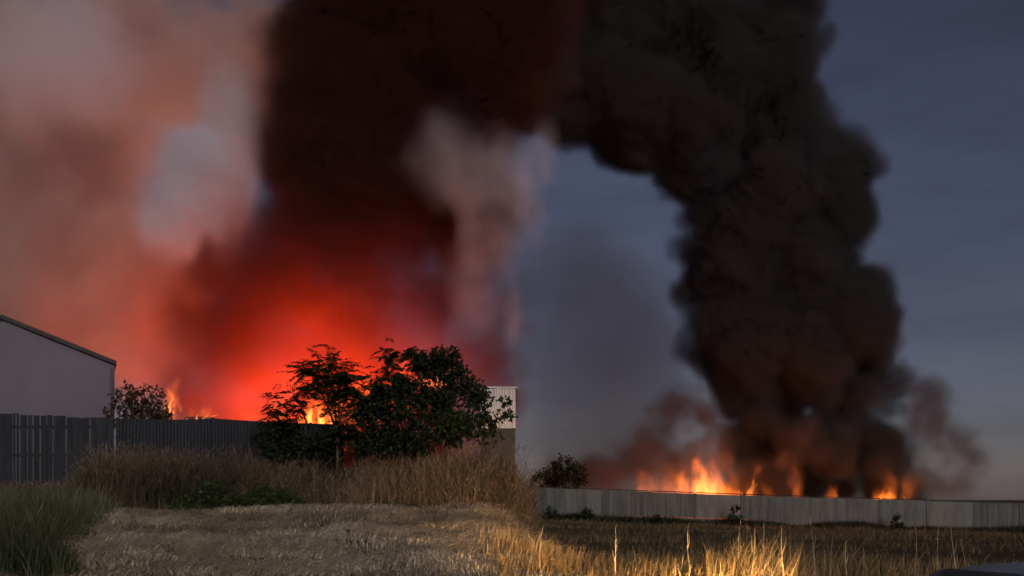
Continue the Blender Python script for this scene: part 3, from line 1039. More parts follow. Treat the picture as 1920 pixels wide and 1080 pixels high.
# ------------------------------------------------------------------ flames
def flame_mat(name, color, per_metre, skin):
    """glowing gas: light builds up with the depth looked through; a faint patchy skin where it burns hottest"""
    m = bpy.data.materials.new(name)
    m.use_nodes = True
    n, l = m.node_tree.nodes, m.node_tree.links
    n.clear()
    o = n.new('ShaderNodeOutputMaterial')
    ve = n.new('ShaderNodeEmission')
    ve.inputs['Color'].default_value = (*color, 1)
    ve.inputs['Strength'].default_value = per_metre
    l.new(ve.outputs[0], o.inputs['Volume'])
    tc = n.new('ShaderNodeTexCoord')
    nz = n.new('ShaderNodeTexNoise')
    nz.inputs['Scale'].default_value = 2.2
    nz.inputs['Detail'].default_value = 4
    mr = n.new('ShaderNodeMapRange')
    mr.inputs['From Min'].default_value = 0.45
    mr.inputs['From Max'].default_value = 0.75
    mr.inputs['To Min'].default_value = 0.0
    mr.inputs['To Max'].default_value = skin
    em = n.new('ShaderNodeEmission')
    em.inputs['Color'].default_value = (*color, 1)
    em.inputs['Strength'].default_value = 2.0
    tr = n.new('ShaderNodeBsdfTransparent')
    mx = n.new('ShaderNodeMixShader')
    l.new(tc.outputs['Object'], nz.inputs['Vector'])
    l.new(nz.outputs['Fac'], mr.inputs['Value'])
    l.new(mr.outputs['Result'], mx.inputs[0])
    l.new(tr.outputs[0], mx.inputs[1])
    l.new(em.outputs[0], mx.inputs[2])
    l.new(mx.outputs[0], o.inputs['Surface'])
    return m


M['flame'] = flame_mat('orange_flame', (1.0, 0.17, 0.018), 1.7, 0.04)
M['flame_hot'] = flame_mat('yellow_flame', (1.0, 0.27, 0.05), 10.0, 0.06)
M['flame_far'] = flame_mat('far_orange_flame', (1.0, 0.19, 0.025), 0.9, 0.02)
M['flame_core'] = flame_mat('far_yellow_flame', (1.0, 0.27, 0.05), 1.9, 0.02)
M['lit_smoke_red'] = flame_mat('red_lit_smoke', (1.0, 0.13, 0.04), 0.22, 0.015)  # emission put into smoke that the fire only lights


def flame(label, tongues, Y, mat, g, group='flames', depth=0.5, vox=None):
    """tongues: (base px, base py, tip px, tip py, half width px, sway px); merged into one wispy body"""
    b0 = P(tongues[0][0], tongues[0][1], Y)
    bm = bmesh.new()
    for (bx, by, tx, ty, w, sway) in tongues:
        w, ty = w * 0.62, ty + (by - ty) * 0.14               # the bright heart of the fire
        R, S = 16, 10
        ph = g.uniform(0, 6)
        dy0 = g.uniform(-depth, depth)
        rings = []
        for k in range(R):
            u = k / (R - 1)
            px = bx + (tx - bx) * u ** 1.2 + sway * math.sin(u * 5.2 + ph) * u
            q = P(px, by + (ty - by) * u, Y)
            rad = w * Y / F * (0.5 + 0.6 * math.sin(min(1, u * 1.7) * math.pi * 0.5)) * max(0.0, 1 - u) ** 0.85 + 0.02
            ring = []
            for s in range(S):
                a = 2 * math.pi * s / S
                rr = rad * (1 + 0.55 * float(hash_noise(a * 1.3 + ph * 3, u * 6 + ph, 3)) * (0.5 + u))
                ring.append(bm.verts.new((q.x + math.cos(a) * rr - b0.x, dy0 + math.sin(a) * rr * 0.9, q.z - b0.z + 0.5 * rad * math.sin(a * 2 + ph))))
            rings.append(ring)
        for k in range(R - 1):
            for s in range(S):
                s2 = (s + 1) % S
                bm.faces.new((rings[k][s], rings[k][s2], rings[k + 1][s2], rings[k + 1][s]))
        bm.faces.new(rings[0][::-1])
        bm.faces.new(rings[-1])
    bmesh.ops.recalc_face_normals(bm, faces=bm.faces[:])
    me = bpy.data.meshes.new('flame')
    bm.to_mesh(me)
    bm.free()
    ob = link('flame', me, M[mat], None, b0)
    rm = ob.modifiers.new('merge', 'REMESH')
    rm.mode = 'VOXEL'
    rm.voxel_size = vox or 1.6 * Y / F
    rm.use_smooth_shade = True
    tag(ob, label, 'flame', group)
    return ob


g = np.random.default_rng(55)
flame('curled yellow flame at the foot of the orange plume near the scorched tree', [(307, 800, 311, 748, 5, 5), (312, 790, 328, 735, 6, 4), (318, 795, 326, 760, 4, 3), (308, 800, 305, 765, 3, 2)], 44, 'flame_hot', g, depth=0.1)
flame('broad orange flame rising above the curled yellow one', [(326, 765, 318, 715, 11, 5), (338, 772, 332, 735, 8, 4)], 45, 'flame', g, depth=0.3)
flame('white-hot flame licking along the top of the burning truck box', [(366, 800, 372, 772, 5, 1), (378, 786, 398, 774, 4, 1), (390, 784, 415, 773, 3.5, 1), (350, 800, 352, 780, 6, 1)], 42, 'flame_hot', g, depth=0.1)
flame('bright yellow fire seen between the sapling and the feathery tree', [(585, 812, 580, 752, 13, 6), (603, 812, 608, 762, 14, 6), (622, 812, 626, 756, 10, 5), (570, 808, 558, 772, 9, 4)], 43, 'flame_hot', g, depth=0.4)
flame('orange flame showing through the top of the broad-leaved tree', [(805, 735, 800, 680, 13, 5), (822, 735, 826, 690, 12, 4), (838, 735, 842, 698, 9, 3)], 44, 'flame', g, depth=0.4)
flame('orange flame glimpsed between the slim tree and the dense bush', [(758, 745, 755, 668, 14, 5), (745, 745, 748, 690, 10, 4)], 44.5, 'flame', g, depth=0.4)
flame('small orange flame low behind the feathery tree on its thicket side', [(690, 785, 688, 735, 9, 4), (682, 785, 680, 750, 6, 3)], 44.5, 'flame', g, depth=0.3)

FY = 98.0
G2 = 'flames above the concrete wall'
flame('largest ragged orange fire above the concrete wall, split around a dark gap',
      [(1298, 948, 1304, 885, 15, 9), (1312, 948, 1322, 866, 12, 10), (1330, 948, 1340, 872, 12, 9), (1345, 948, 1358, 878, 13, 8), (1288, 948, 1280, 893, 11, 6),
       (1365, 948, 1372, 905, 14, 5), (1382, 948, 1384, 912, 9, 4), (1275, 948, 1268, 905, 12, 5)], FY, 'flame_far', g, G2, 1.2)
flame('yellow heart of the largest fire just above the wall', [(1302, 948, 1300, 896, 11, 6), (1318, 948, 1322, 900, 12, 5), (1340, 948, 1344, 902, 11, 5), (1362, 948, 1362, 914, 10, 3)], FY - 1.5, 'flame_core', g, G2, 0.6)
flame('dull red firelit smoke at the start of the burning stretch, made to glow', [(1200, 945, 1196, 890, 16, 6), (1222, 945, 1228, 880, 20, 7), (1248, 945, 1246, 876, 18, 7), (1268, 945, 1262, 892, 14, 5), (1186, 945, 1184, 905, 9, 4)], FY, 'lit_smoke_red', g, G2, 1.0)
flame('slanting orange flame between the largest fire and the smoke curl', [(1396, 948, 1410, 882, 10, 5), (1404, 948, 1420, 893, 8, 4), (1390, 948, 1392, 910, 7, 3)], FY, 'flame_core', g, G2, 0.6)
flame('tall dull red curl of firelit smoke, made to glow itself', [(1490, 948, 1496, 884, 10, 4), (1498, 894, 1478, 866, 9, 4), (1494, 948, 1500, 900, 8, 3)], FY, 'lit_smoke_red', g, G2, 0.3)
flame('short thin flame standing alone halfway along the wall', [(1570, 948, 1556, 898, 6, 3), (1574, 948, 1566, 905, 5, 3)], FY, 'flame_far', g, G2, 0.3)
flame('wide low orange flame near the last smoke puff', [(1655, 952, 1650, 908, 12, 6), (1670, 952, 1664, 904, 12, 6), (1642, 952, 1638, 922, 9, 4), (1682, 952, 1680, 918, 8, 3)], FY, 'flame_far', g, G2, 0.6)
flame('last small pink-orange flame toward the open sky', [(1700, 952, 1692, 920, 7, 4), (1709, 952, 1704, 926, 5, 3)], FY, 'flame_core', g, G2, 0.3)

# the burning truck box behind the sheet fence
M['burnt'] = paint('burnt_box', (0.16, 0.05, 0.045), 0.8, 0.4, 2.0)
a, b_ = P(346, 781, 43.0), P(394, 781, 43.0)
tb = empty('burning_truck_box', ((a.x + b_.x) / 2, 43.0, 1.4))
tag(tb, 'dark red truck box on fire just above the sheet fence', 'truck box')
hw = (b_.x - a.x) / 2
m = MB()
m.box((-hw, 0, 0.9), (hw, 4.5, a.z - 1.4))
m.build('box', M['burnt'], tb, bevel=0.03)
m = MB()
m.box((-hw + 0.2, 0.3, 0.62), (hw - 0.2, 4.2, 0.895))
m.build('chassis', M['post'], tb)
for sx in (-1, 1):
    for yy in (0.9, 3.5):
        m = MB()
        m.tube([(sx * (hw - 0.30), yy, 0.48), (sx * (hw - 0.02), yy, 0.48)], [0.48, 0.48], 16)
        m.build('wheel', M['post'], tb)

# ------------------------------------------------------------------ vehicles
M['red_paint'] = paint('red_paint', (0.42, 0.018, 0.03), 0.35, 0.1, 1.0, spec=0.5)
M['car_paint'] = paint('dark_car_paint', (0.20, 0.205, 0.19), 0.35, 0.1, 1.0, spec=0.5, metal=0.3)
M['white_paint'] = paint('white_paint', (0.75, 0.74, 0.74), 0.4, 0.05, 1.0)
M['rubber'] = paint('tyre_rubber', (0.02, 0.02, 0.02), 0.9, 0.2, 8.0)
M['rim'] = paint('steel_rim', (0.40, 0.40, 0.42), 0.35, 0.1, 4.0, metal=0.8)
mg, n, l, b = nodes_of('car_glass')
b.inputs['Base Color'].default_value = (0.02, 0.024, 0.028, 1)
b.inputs['Roughness'].default_value = 0.05
b.inputs['Specular IOR Level'].default_value = 0.7
nzg = n.new('ShaderNodeTexNoise')
nzg.inputs['Scale'].default_value = 3.0
rg = n.new('ShaderNodeMapRange')
rg.inputs['To Min'].default_value = 0.03
rg.inputs['To Max'].default_value = 0.12
l.new(nzg.outputs['Fac'], rg.inputs['Value'])
l.new(rg.outputs['Result'], b.inputs['Roughness'])
M['glass'] = mg
ml_, n, l, b = nodes_of('headlamp_glow')
b.inputs['Base Color'].default_value = (0.8, 0.7, 0.5, 1)
b.inputs['Emission Color'].default_value = (1.0, 0.75, 0.45, 1)
b.inputs['Emission Strength'].default_value = 8.0
M['lamp_on'] = ml_
M['lamp_red'] = paint('tail_lamp', (0.45, 0.02, 0.02), 0.25, 0.1, 3.0)


def loft(stations, name, mat, parent, smooth=True):
    """stations along y: (y, half width low, z low, half width mid, z mid, half width top, z top) -> closed hull with rounded shoulders"""
    rings = []
    for (y, wl_, zl, wm, zm_, wt, zt_) in stations:
        half = [(wl_ * 0.92, zl), (wl_, zl + 0.06), (wm, zl + (zm_ - zl) * 0.55), (wm * 0.99, zm_), (wt + (wm - wt) * 0.25, zm_ + (zt_ - zm_) * 0.72), (wt * 0.90, zt_ - 0.035 * (zt_ > zm_ + 0.1)), (wt * 0.55, zt_ - 0.006)]
        ring = [(-p, y, q) for p, q in half] + [(0.0, y, zt_)] + [(p, y, q) for p, q in reversed(half)]
        rings.append(ring)
    k = len(rings[0])
    v = [p for r in rings for p in r]
    f = []
    for a_ in range(len(rings) - 1):
        for s in range(k):
            s2 = (s + 1) % k
            f.append((a_ * k + s, a_ * k + s2, (a_ + 1) * k + s2, (a_ + 1) * k + s))
    f += [tuple(range(k)), tuple((len(rings) - 1) * k + s for s in range(k - 1, -1, -1))]
    return MB().add(v, f).build(name, mat, parent, smooth=smooth)


def wheel(parent, x, y, r, w=0.2):
    m = MB()
    m.tube([(x - w / 2, y, r), (x - w * 0.35, y, r), (x + w * 0.35, y, r), (x + w / 2, y, r)], [r * 0.9, r, r, r * 0.9], 20)
    o = m.build('wheel', M['rubber'], parent)
    s = 1 if x > 0 else -1
    m = MB()
    m.tube([(x + s * w * 0.51, y, r), (x + s * w * 0.56, y, r)], [r * 0.62, r * 0.5], 16)
    m.build('rim', M['rim'], o)


# dark car at the roadside, its roof just inside the picture
cx, cy = 3.14, 5.9
cz = float(zg(cx, cy)) - 0.01
car = empty('parked_car', (cx, cy, cz), math.radians(9))
tag(car, 'grey car whose curved roof edge shows below the last tall stalk, headlamps lit', 'car')
loft([(-2.05, 0.60, 0.42, 0.68, 0.62, 0.62, 0.78), (-1.95, 0.74, 0.28, 0.80, 0.66, 0.70, 0.90), (-1.2, 0.80, 0.20, 0.86, 0.68, 0.76, 0.94), (0.6, 0.80, 0.20, 0.87, 0.66, 0.76, 0.92),
      (1.2, 0.80, 0.20, 0.86, 0.62, 0.74, 0.86), (1.85, 0.76, 0.24, 0.80, 0.54, 0.66, 0.72), (2.08, 0.60, 0.36, 0.66, 0.50, 0.56, 0.60)], 'body', M['car_paint'], car)
gl = loft([(-1.75, 0.60, 0.86, 0.68, 0.90, 0.60, 0.95), (-1.25, 0.70, 0.86, 0.72, 0.92, 0.56, 1.24), (0.35, 0.70, 0.86, 0.72, 0.92, 0.56, 1.26), (1.05, 0.68, 0.84, 0.70, 0.87, 0.60, 0.90)], 'cabin_glass', M['glass'], car)
TOPZ = 1.5 - (1066 - HY) * 5.3 / F - cz
loft([(-1.30, 0.56, 1.20, 0.575, 1.225, 0.50, TOPZ - 0.045), (-1.05, 0.575, 1.205, 0.60, 1.24, 0.54, TOPZ - 0.01), (-0.4, 0.575, 1.205, 0.60, 1.245, 0.55, TOPZ), (0.25, 0.57, 1.20, 0.59, 1.235, 0.53, TOPZ - 0.02), (0.45, 0.55, 1.19, 0.56, 1.21, 0.49, TOPZ - 0.06)], 'roof', M['car_paint'], car)
for s in (-1, 1):
    for yy in (-1.25, 1.30):
        wheel(car, s * 0.74, yy, 0.31)
    m = MB()
    m.box((s * 0.56 - 0.13, 1.98, 0.50), (s * 0.56 + 0.13, 2.08, 0.60))
    m.build('headlamp', M['lamp_on'], car, bevel=0.02)
    m = MB()
    m.box((s * 0.60 - 0.10, -2.05, 0.62), (s * 0.60 + 0.10, -1.96, 0.78))
    m.build('tail_lamp', M['lamp_red'], car, bevel=0.02)
    m = MB()
    m.box((s * 0.90 - 0.09, 0.62, 0.88), (s * 0.90 + 0.09, 0.74, 1.00))
    m.build('mirror', M['car_paint'], car, bevel=0.03)
    ld = bpy.data.lights.new('headlamp_beam', 'SPOT')
    ld.energy = 8500
    ld.spot_size = math.radians(34)
    ld.spot_blend = 1.0
    ld.shadow_soft_size = 0.06
    ld.color = (1.0, 0.56, 0.22)
    lo_ = bpy.data.objects.new('headlamp_beam', ld)
    lo_.parent = car
    lo_.location = (s * 0.56, 2.14, 0.55)
    lo_.rotation_euler = (math.radians(90 - 4.0), 0, 0)
    COL.objects.link(lo_)

# red van behind the bushes
vx0, vx1, VY = P(640, 0, 29.4).x, P(792, 0, 29.4).x, 29.4
vz = float(zg((vx0 + vx1) / 2, VY))
van = empty('red_van', ((vx0 + vx1) / 2, VY + 0.8, vz), math.radians(90))
tag(van, 'red van with white stripe mostly hidden behind the thicket', 'van')
HL = (vx1 - vx0) / 2 + 0.6
loft([(-HL, 0.66, 0.40, 0.76, 0.9, 0.70, 1.55), (-HL + 0.15, 0.78, 0.28, 0.82, 0.95, 0.74, 1.78), (0.4, 0.80, 0.25, 0.84, 1.0, 0.74, 1.86), (HL - 0.95, 0.80, 0.25, 0.84, 1.0, 0.70, 1.80), (HL - 0.35, 0.78, 0.26, 0.82, 0.88, 0.72, 1.05), (HL, 0.62, 0.40, 0.70, 0.7, 0.62, 0.86)], 'body', M['red_paint'], van)
for s in (-1, 1):
    m = MB()
    m.box((s * 0.845 - 0.012, -HL + 0.3, 0.82), (s * 0.845 + 0.012, HL - 0.6, 0.92))
    m.build('stripe', M['white_paint'], van)
    for (a_, b2) in ((-HL + 0.35, -0.35), (-0.2, 0.75)):
        m = MB()
        m.add([(s * 0.815, a_, 1.10), (s * 0.815, b2, 1.10), (s * 0.775, b2 - 0.05, 1.58), (s * 0.775, a_ + 0.05, 1.58), (s * 0.78, a_, 1.10), (s * 0.78, b2, 1.10), (s * 0.74, b2 - 0.05, 1.58), (s * 0.74, a_ + 0.05, 1.58)],
              [(0, 1, 2, 3), (7, 6, 5, 4), (0, 4, 5, 1), (1, 5, 6, 2), (2, 6, 7, 3), (3, 7, 4, 0)])
        m.build('window', M['glass'], van)
    for yy in (-HL + 0.75, HL - 0.75):
        wheel(van, s * 0.76, yy, 0.32)
    m = MB()
    m.box((s * 0.68 - 0.06, -HL - 0.01, 0.85), (s * 0.68 + 0.06, -HL + 0.1, 1.15))
    m.build('tail_lamp', M['lamp_red'], van)
# ---- the tall black column over the far wall
YR = 112.0
c = Cloud((-6, 92, -1.5), (60, 132, 62), 0.35)
outline = [(-60, 900, 1545), (0, 900, 1550), (60, 900, 1555), (110, 900, 1540), (150, 920, 1508), (190, 970, 1495), (215, 1010, 1530),
           (250, 1070, 1550), (300, 1190, 1592), (350, 1250, 1620), (400, 1280, 1650), (440, 1278, 1655), (470, 1272, 1605),
           (500, 1272, 1612), (550, 1272, 1650), (600, 1278, 1680), (650, 1278, 1662), (700, 1296, 1690), (740, 1330, 1700),
           (800, 1335, 1700), (850, 1310, 1700), (945, 1300, 1715)]
oy = [o[0] for o in outline]
ol = [o[1] for o in outline]
orr = [o[2] for o in outline]
g = np.random.default_rng(11)
kids = []
mpp = YR / F
for k in range(420):
    py = g.uniform(-60, 925)
    l, r_ = np.interp(py, oy, ol), np.interp(py, oy, orr)
    w = r_ - l
    rad = g.uniform(26, 80) * (0.7 if py > 700 else 1.0)
    rad = min(rad, w * 0.4)
    px = g.uniform(l + rad, r_ - rad)
    u = (px - (l + r_) / 2) / (w / 2)
    dep = g.uniform(-1, 1) * math.sqrt(max(0.05, 1 - u * u)) * min(w * 0.5, 230) * 0.8
    ce = P(px, py, YR)
    ce = (ce.x, YR + dep * mpp, ce.z)
    c.puff(ce, rad * mpp)
    kids.append((ce, rad * mpp))
for k in range(190):                                   # the arm that drifts off to the upper left
    py = g.uniform(-70, 215)
    l_ = np.interp(py, [-70, 150, 215], [870, 930, 1010])
    px = g.uniform(l_, 1340)
    rad = g.uniform(24, 58)
    py = min(py, np.interp(px, [870, 970, 1070, 1190, 1270, 1340], [190, 200, 250, 300, 370, 400]) - rad * 0.8)
    ce = P(px, py, YR)
    ce = (ce.x, YR + g.uniform(-1, 1) * 8.0, ce.z)
    c.puff(ce, rad * mpp)
    kids.append((ce, rad * mpp))
for lev in range(2):
    new = []
    for ce, rad in kids:
        for j in range(5 if lev == 0 else 3):
            d = g.normal(size=3)
            d /= np.linalg.norm(d)
            r2 = rad * g.uniform(0.28, 0.5)
            c2 = tuple(np.array(ce) + d * rad * 0.88)
            if r2 > 0.5:
                c.puff(c2, r2, pad=1.5)
                new.append((c2, r2))
    kids = new
X, Y, Z = c.XYZ()
nz = c.fb(6.0, 6, 5, 0.68)
fr = np.clip(c.sdf, -3, 3)
dn = sstep(-0.7, 1.3, fr + 1.25 * nz)
dn *= np.clip(0.7 + 0.9 * c.fb(7.0, 5, 77, 0.65), 0.08, 2.2)
col_mat = smoke_mat('black_soot_smoke', (0.112, 0.112, 0.110), 1.1, 0.1)
smoke_object('smoke_column', c, dn, col_mat, 'tall black billowing smoke column rising behind the long concrete wall')
# ---- the smoke over the burning yard behind the fence: pale drifting banks and the dark column between them
YL = 52.0
mpl = YL / F


def blob(cloud, px, py, hx, hy, dep, hd, Y=None, pad=3.0):
    q = P(px, py, dep)
    s = dep / F
    r = hy * s
    cloud.puff((q.x, dep, q.z), r, pad=pad, squash=(hx / hy, hd / r, 1.0))


def fill(cloud, spots, g, n_each, Y=None):
    """spots: (px, py, half width px, half height px, depth m, half depth m, puff radius px)"""
    s = (Y or YL) / F
    for (px, py, hx, hy, dep, hd, rad) in spots:
        k = max(2, int(n_each * hx * hy / (rad * rad)))
        for j in range(k):
            d = g.normal(size=3)
            d /= np.linalg.norm(d)
            d *= g.uniform(0.4, 1.0)
            r = rad * g.uniform(0.6, 1.25)
            q = P(px + d[0] * hx, py + d[2] * hy, dep)
            cloud.puff((q.x, dep + d[1] * hd, q.z), r * s, pad=3.0)


def soft_hole(cloud, px, py, hx, hy, Y=None):
    """0 inside an upright elliptical gap, 1 away from it"""
    q = P(px, py, Y or YL)
    s = (Y or YL) / F
    X, Y_, Z = cloud.XYZ()
    e = ((X - q.x) / (hx * s)) ** 2 + ((Z - q.z) / (hy * s)) ** 2
    return 1 - np.exp(-e) + 0 * Y_


g = np.random.default_rng(23)
pale = Cloud((-31, 46, 1.5), (1, 67, 31), 0.3)
for a in ((415, 330, 46, 130, 51, 1.5), (420, 200, 60, 90, 51, 1.6), (270, 700, 60, 70, 52, 2), (400, 440, 70, 120, 56, 2.5),
          (40, 330, 260, 330, 59, 4.5), (200, 580, 190, 180, 58, 4), (250, 140, 260, 220, 60, 4.5), (430, 100, 160, 220, 60, 4), (-40, 60, 200, 200, 61, 4),
          (60, 640, 190, 140, 57, 3.5)):
    blob(pale, *a)
fill(pale, [(60, 330, 200, 260, 57, 4, 60), (230, 560, 130, 160, 55.5, 3, 48), (260, 150, 220, 170, 58, 4, 60),
            (215, 470, 60, 60, 52, 2, 30), (285, 570, 46, 60, 51.5, 2, 30), (90, 580, 60, 50, 53, 2, 32), (110, 430, 70, 60, 54, 2, 36),
            (250, 680, 70, 60, 52, 2.5, 32), (130, 250, 90, 70, 55, 2, 40), (400, 430, 50, 100, 55, 2, 34)], g, 2.2)
npal = pale.fb(6.5, 5, 101, 0.6)
dp = sstep(-0.9, 1.7, pale.sdf + 1.25 * npal)
dp *= np.clip(0.50 + 1.0 * pale.fb(4.0, 5, 333, 0.62), 0.06, 2.4)
dp *= 0.25 + 0.75 * soft_hole(pale, 110, 60, 85, 90, 58)
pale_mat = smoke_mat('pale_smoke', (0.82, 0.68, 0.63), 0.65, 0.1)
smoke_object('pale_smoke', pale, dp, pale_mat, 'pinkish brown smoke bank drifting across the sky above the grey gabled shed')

# ---- whiter smoke on the right; the left lobe is added in place of bright sky
white = Cloud((-26, 43.5, 4), (5.0, 50.5, 27), 0.24)
for a in ((345, 370, 36, 105, 46.8, 1.6), (318, 440, 26, 34, 46.6, 1.2), (330, 285, 26, 40, 46.8, 1.2), (375, 330, 30, 80, 47, 1.4), (390, 410, 22, 30, 47, 1.0),
          (875, 330, 80, 75, 46.6, 1.6), (945, 330, 46, 90, 47, 1.6), (985, 350, 40, 100, 47.5, 1.6), (1020, 310, 30, 60, 48, 1.4), (950, 450, 36, 60, 47.5, 1.2), (830, 285, 42, 36, 46.6, 1.3), (880, 450, 26, 70, 46.4, 1.0), (962, 590, 12, 50, 46.6, 0.8)):
    blob(white, *a)
fill(white, [(345, 370, 40, 100, 46.8, 1.3, 22), (365, 310, 38, 60, 46.9, 1.3, 20), (320, 440, 26, 30, 46.6, 1.1, 16),
             (875, 330, 90, 80, 46.4, 1.3, 22), (835, 285, 45, 36, 46.4, 1.1, 18), (950, 330, 70, 90, 46.8, 1.5, 22), (880, 470, 28, 70, 46.3, 1.1, 17),
             (903, 430, 26, 36, 46.3, 1.1, 15), (890, 540, 20, 60, 46.4, 0.8, 11)], g, 2.0)
nwh = white.fb(3.2, 5, 808, 0.62)
dwh = sstep(-0.9, 1.2, np.clip(white.sdf, -3, 3) + 1.0 * nwh) * np.clip(0.55 + 1.0 * white.fb(2.4, 4, 809, 0.6), 0.05, 2.2)
thin = Cloud(white.lo, white.hi, 0.24)
blob(thin, 90, 90, 150, 110, 47.5, 1.8)  # pale veil added where the sky patch should be brighter
blob(thin, 420, 280, 60, 190, 48.5, 1.4)
dwh = dwh + 0.16 * sstep(-1.5, 2.5, thin.sdf + 1.6 * nwh)
dwh *= 2.6 - 2.40 * sstep(-9.0, -5.0, white.XYZ()[0])
white_mat = smoke_mat('white_smoke_sky_patch', (0.95, 0.935, 0.99), 1.3, 0.0)
smoke_object('white_smoke_sky_patch', white, dwh, white_mat, 'whitish lilac smoke wisps right of the dark red column, standing in for bright sky on its left')

dark = Cloud((-22, 42.5, 1.5), (9, 66, 31), 0.3)
for a in ((590, 800, 285, 110, 52.5, 4.5), (400, 740, 95, 90, 51.5, 3), (390, 650, 70, 110, 51.5, 3), (350, 720, 60, 80, 52, 2.5), (600, 670, 262, 130, 52.5, 4.5), (622, 550, 222, 120, 52.5, 4.5), (650, 430, 180, 120, 52.5, 4.5),
          (642, 310, 145, 120, 53, 4.5), (650, 190, 140, 120, 53, 4.5), (740, 40, 215, 130, 53.5, 4.5), (880, 40, 180, 150, 54, 4.5), (890, 150, 140, 95, 54, 3.5),
          (860, 330, 90, 130, 54.5, 2.5), (800, 560, 80, 160, 52, 2.5), (800, 420, 60, 140, 51.5, 2.5), (870, 480, 70, 130, 54, 2.5), (890, 620, 70, 120, 53, 2.5), (935, 710, 50, 90, 51.5, 2)):
    blob(dark, *a)
fill(dark, [(610, 650, 240, 130, 52, 4, 36), (640, 500, 200, 120, 52, 4, 36), (655, 390, 170, 100, 52, 4, 36), (645, 260, 145, 110, 52, 4, 38), (700, 100, 180, 110, 53, 4, 40),
            (880, 100, 150, 110, 53.5, 4, 40), (880, 450, 60, 250, 53.5, 2.5, 28), (920, 640, 45, 90, 52.5, 2, 24)], g, 1.6)
ndk = dark.fb(5.0, 6, 202, 0.66)
dd = sstep(-1.3, 1.8, np.clip(dark.sdf, -3, 3) + 1.5 * ndk)
Xd, Yd, Zd = dark.XYZ()
dd *= np.clip(0.75 + 0.9 * dark.fb(4.0, 5, 444, 0.65), 0.12, 2.2)
core = 1 - sstep(-4.6, -2.6, Xd)                      # hot thin smoke over the fire itself, thick cool smoke beside it
dd *= (0.42 + 1.35 * sstep(8.5, 18.0, Zd)) * core + 1.5 * (1 - core)
dd *= 1 + 1.3 * (1 - soft_hole(dark, 385, 660, 70, 100, 51.5))
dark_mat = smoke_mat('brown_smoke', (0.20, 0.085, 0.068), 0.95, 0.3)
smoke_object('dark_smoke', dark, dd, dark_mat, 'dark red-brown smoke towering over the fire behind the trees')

# ---- low smoke drifting along the far wall
low = Cloud((-12, 92, -0.5), (56, 120, 42), 0.4)
YO = 101.0
for a in ((1150, 890, 150, 44, 104, 4), (1090, 905, 90, 28, 104, 3), (1240, 850, 110, 64, 104, 4), (1290, 790, 70, 70, 105, 4), (1225, 775, 16, 26, 104, 1.5), (1775, 870, 70, 80, 104, 4), (1735, 800, 45, 60, 104, 3), (1745, 745, 34, 30, 104, 2),
          (1225, 900, 55, 34, 97.5, 1.6), (1325, 870, 55, 55, 99, 1.4), (1400, 895, 40, 34, 99, 1.2), (1662, 880, 18, 26, 97.5, 0.9), (1700, 905, 16, 14, 97.5, 0.8), (1492, 890, 10, 30, 97, 0.6), (1482, 862, 12, 9, 97, 0.6),
          (1500, 815, 18, 24, 97.5, 0.7), (1520, 785, 14, 14, 98, 0.6), (1592, 825, 12, 24, 98, 0.6), (1610, 790, 10, 16, 98, 0.5)):
    blob(low, *a)
nl = low.fb(4.0, 5, 515, 0.66)
dl = sstep(-0.6, 1.5, low.sdf + 1.3 * nl) * np.clip(0.5 + 1.0 * low.fb(3.0, 5, 616, 0.65), 0.04, 2.2)
hz = Cloud(low.lo, low.hi, 0.4)
blob(hz, 1120, 700, 170, 270, 108, 6)
blob(hz, 1130, 540, 150, 100, 107, 6)
blob(hz, 1000, 540, 150, 80, 107, 5)
dl = dl + 0.13 * sstep(-2.5, 4.0, hz.sdf + 2.0 * low.fb(9.0, 4, 717))
low_mat = smoke_mat('grey_brown_smoke', (0.20, 0.175, 0.17), 0.7, 0.1)
smoke_object('low_smoke', low, dl, low_mat, 'thin grey-brown smoke hanging low along the concrete wall')


def fire_or_fill_light(px, py, Y, watts, radius, color=(1.0, 0.085, 0.0005)):
    ld = bpy.data.lights.new('fire_or_fill_light', 'POINT')
    ld.energy = watts
    ld.shadow_soft_size = radius
    ld.color = color
    o = bpy.data.objects.new('fire_or_fill_light', ld)
    o.location = P(px, py, Y)
    COL.objects.link(o)
    return o


for px, py, w in ((330, 750, 350), (470, 750, 3000), (550, 725, 5200), (660, 705, 5200), (760, 715, 3600), (200, 760, 200)):
    fire_or_fill_light(px, py, 54.0, w, 1.6)
fire_or_fill_light(600, 600, 56.0, 9000, 3.0)  # lamp added high inside the smoke so the red glow climbs
for px, w in ((375, 420), (450, 600), (530, 600)):             # low fires right behind the fence
    fire_or_fill_light(px, 775, 49.5, w, 0.8, (1.0, 0.13, 0.002))
for px, py, w in ((-60, 540, 800), (130, 520, 850), (270, 480, 600), (100, 250, 1000), (330, 190, 800)):          # added fill lamps behind the pale smoke to turn it pink, no flames there
    fire_or_fill_light(px, py, 64.5, w, 2.5, (1.0, 0.46, 0.33))
for px, w in ((1235, 600), (1310, 1600), (1350, 1400), (1405, 900), (1490, 800), (1567, 500), (1660, 1200), (1702, 500)):
    fire_or_fill_light(px, 945, 97.5, w, 0.6, (1.0, 0.20, 0.03))


# ---- burning gas: ragged bodies of flame that fade into the smoke
def fire_mat(name, color, per_metre):
    m = bpy.data.materials.new(name)
    m.use_nodes = True
    n, l = m.node_tree.nodes, m.node_tree.links
    n.clear()
    o = n.new('ShaderNodeOutputMaterial')
    at = n.new('ShaderNodeAttribute')
    at.attribute_name = 'density'
    mu = n.new('ShaderNodeMath')
    mu.operation = 'MULTIPLY'
    mu.inputs[1].default_value = per_metre
    em = n.new('ShaderNodeEmission')
    em.inputs['Color'].default_value = (*color, 1)
    l.new(at.outputs['Fac'], mu.inputs[0])
    l.new(mu.outputs[0], em.inputs['Strength'])
    l.new(em.outputs[0], o.inputs['Volume'])
    return m


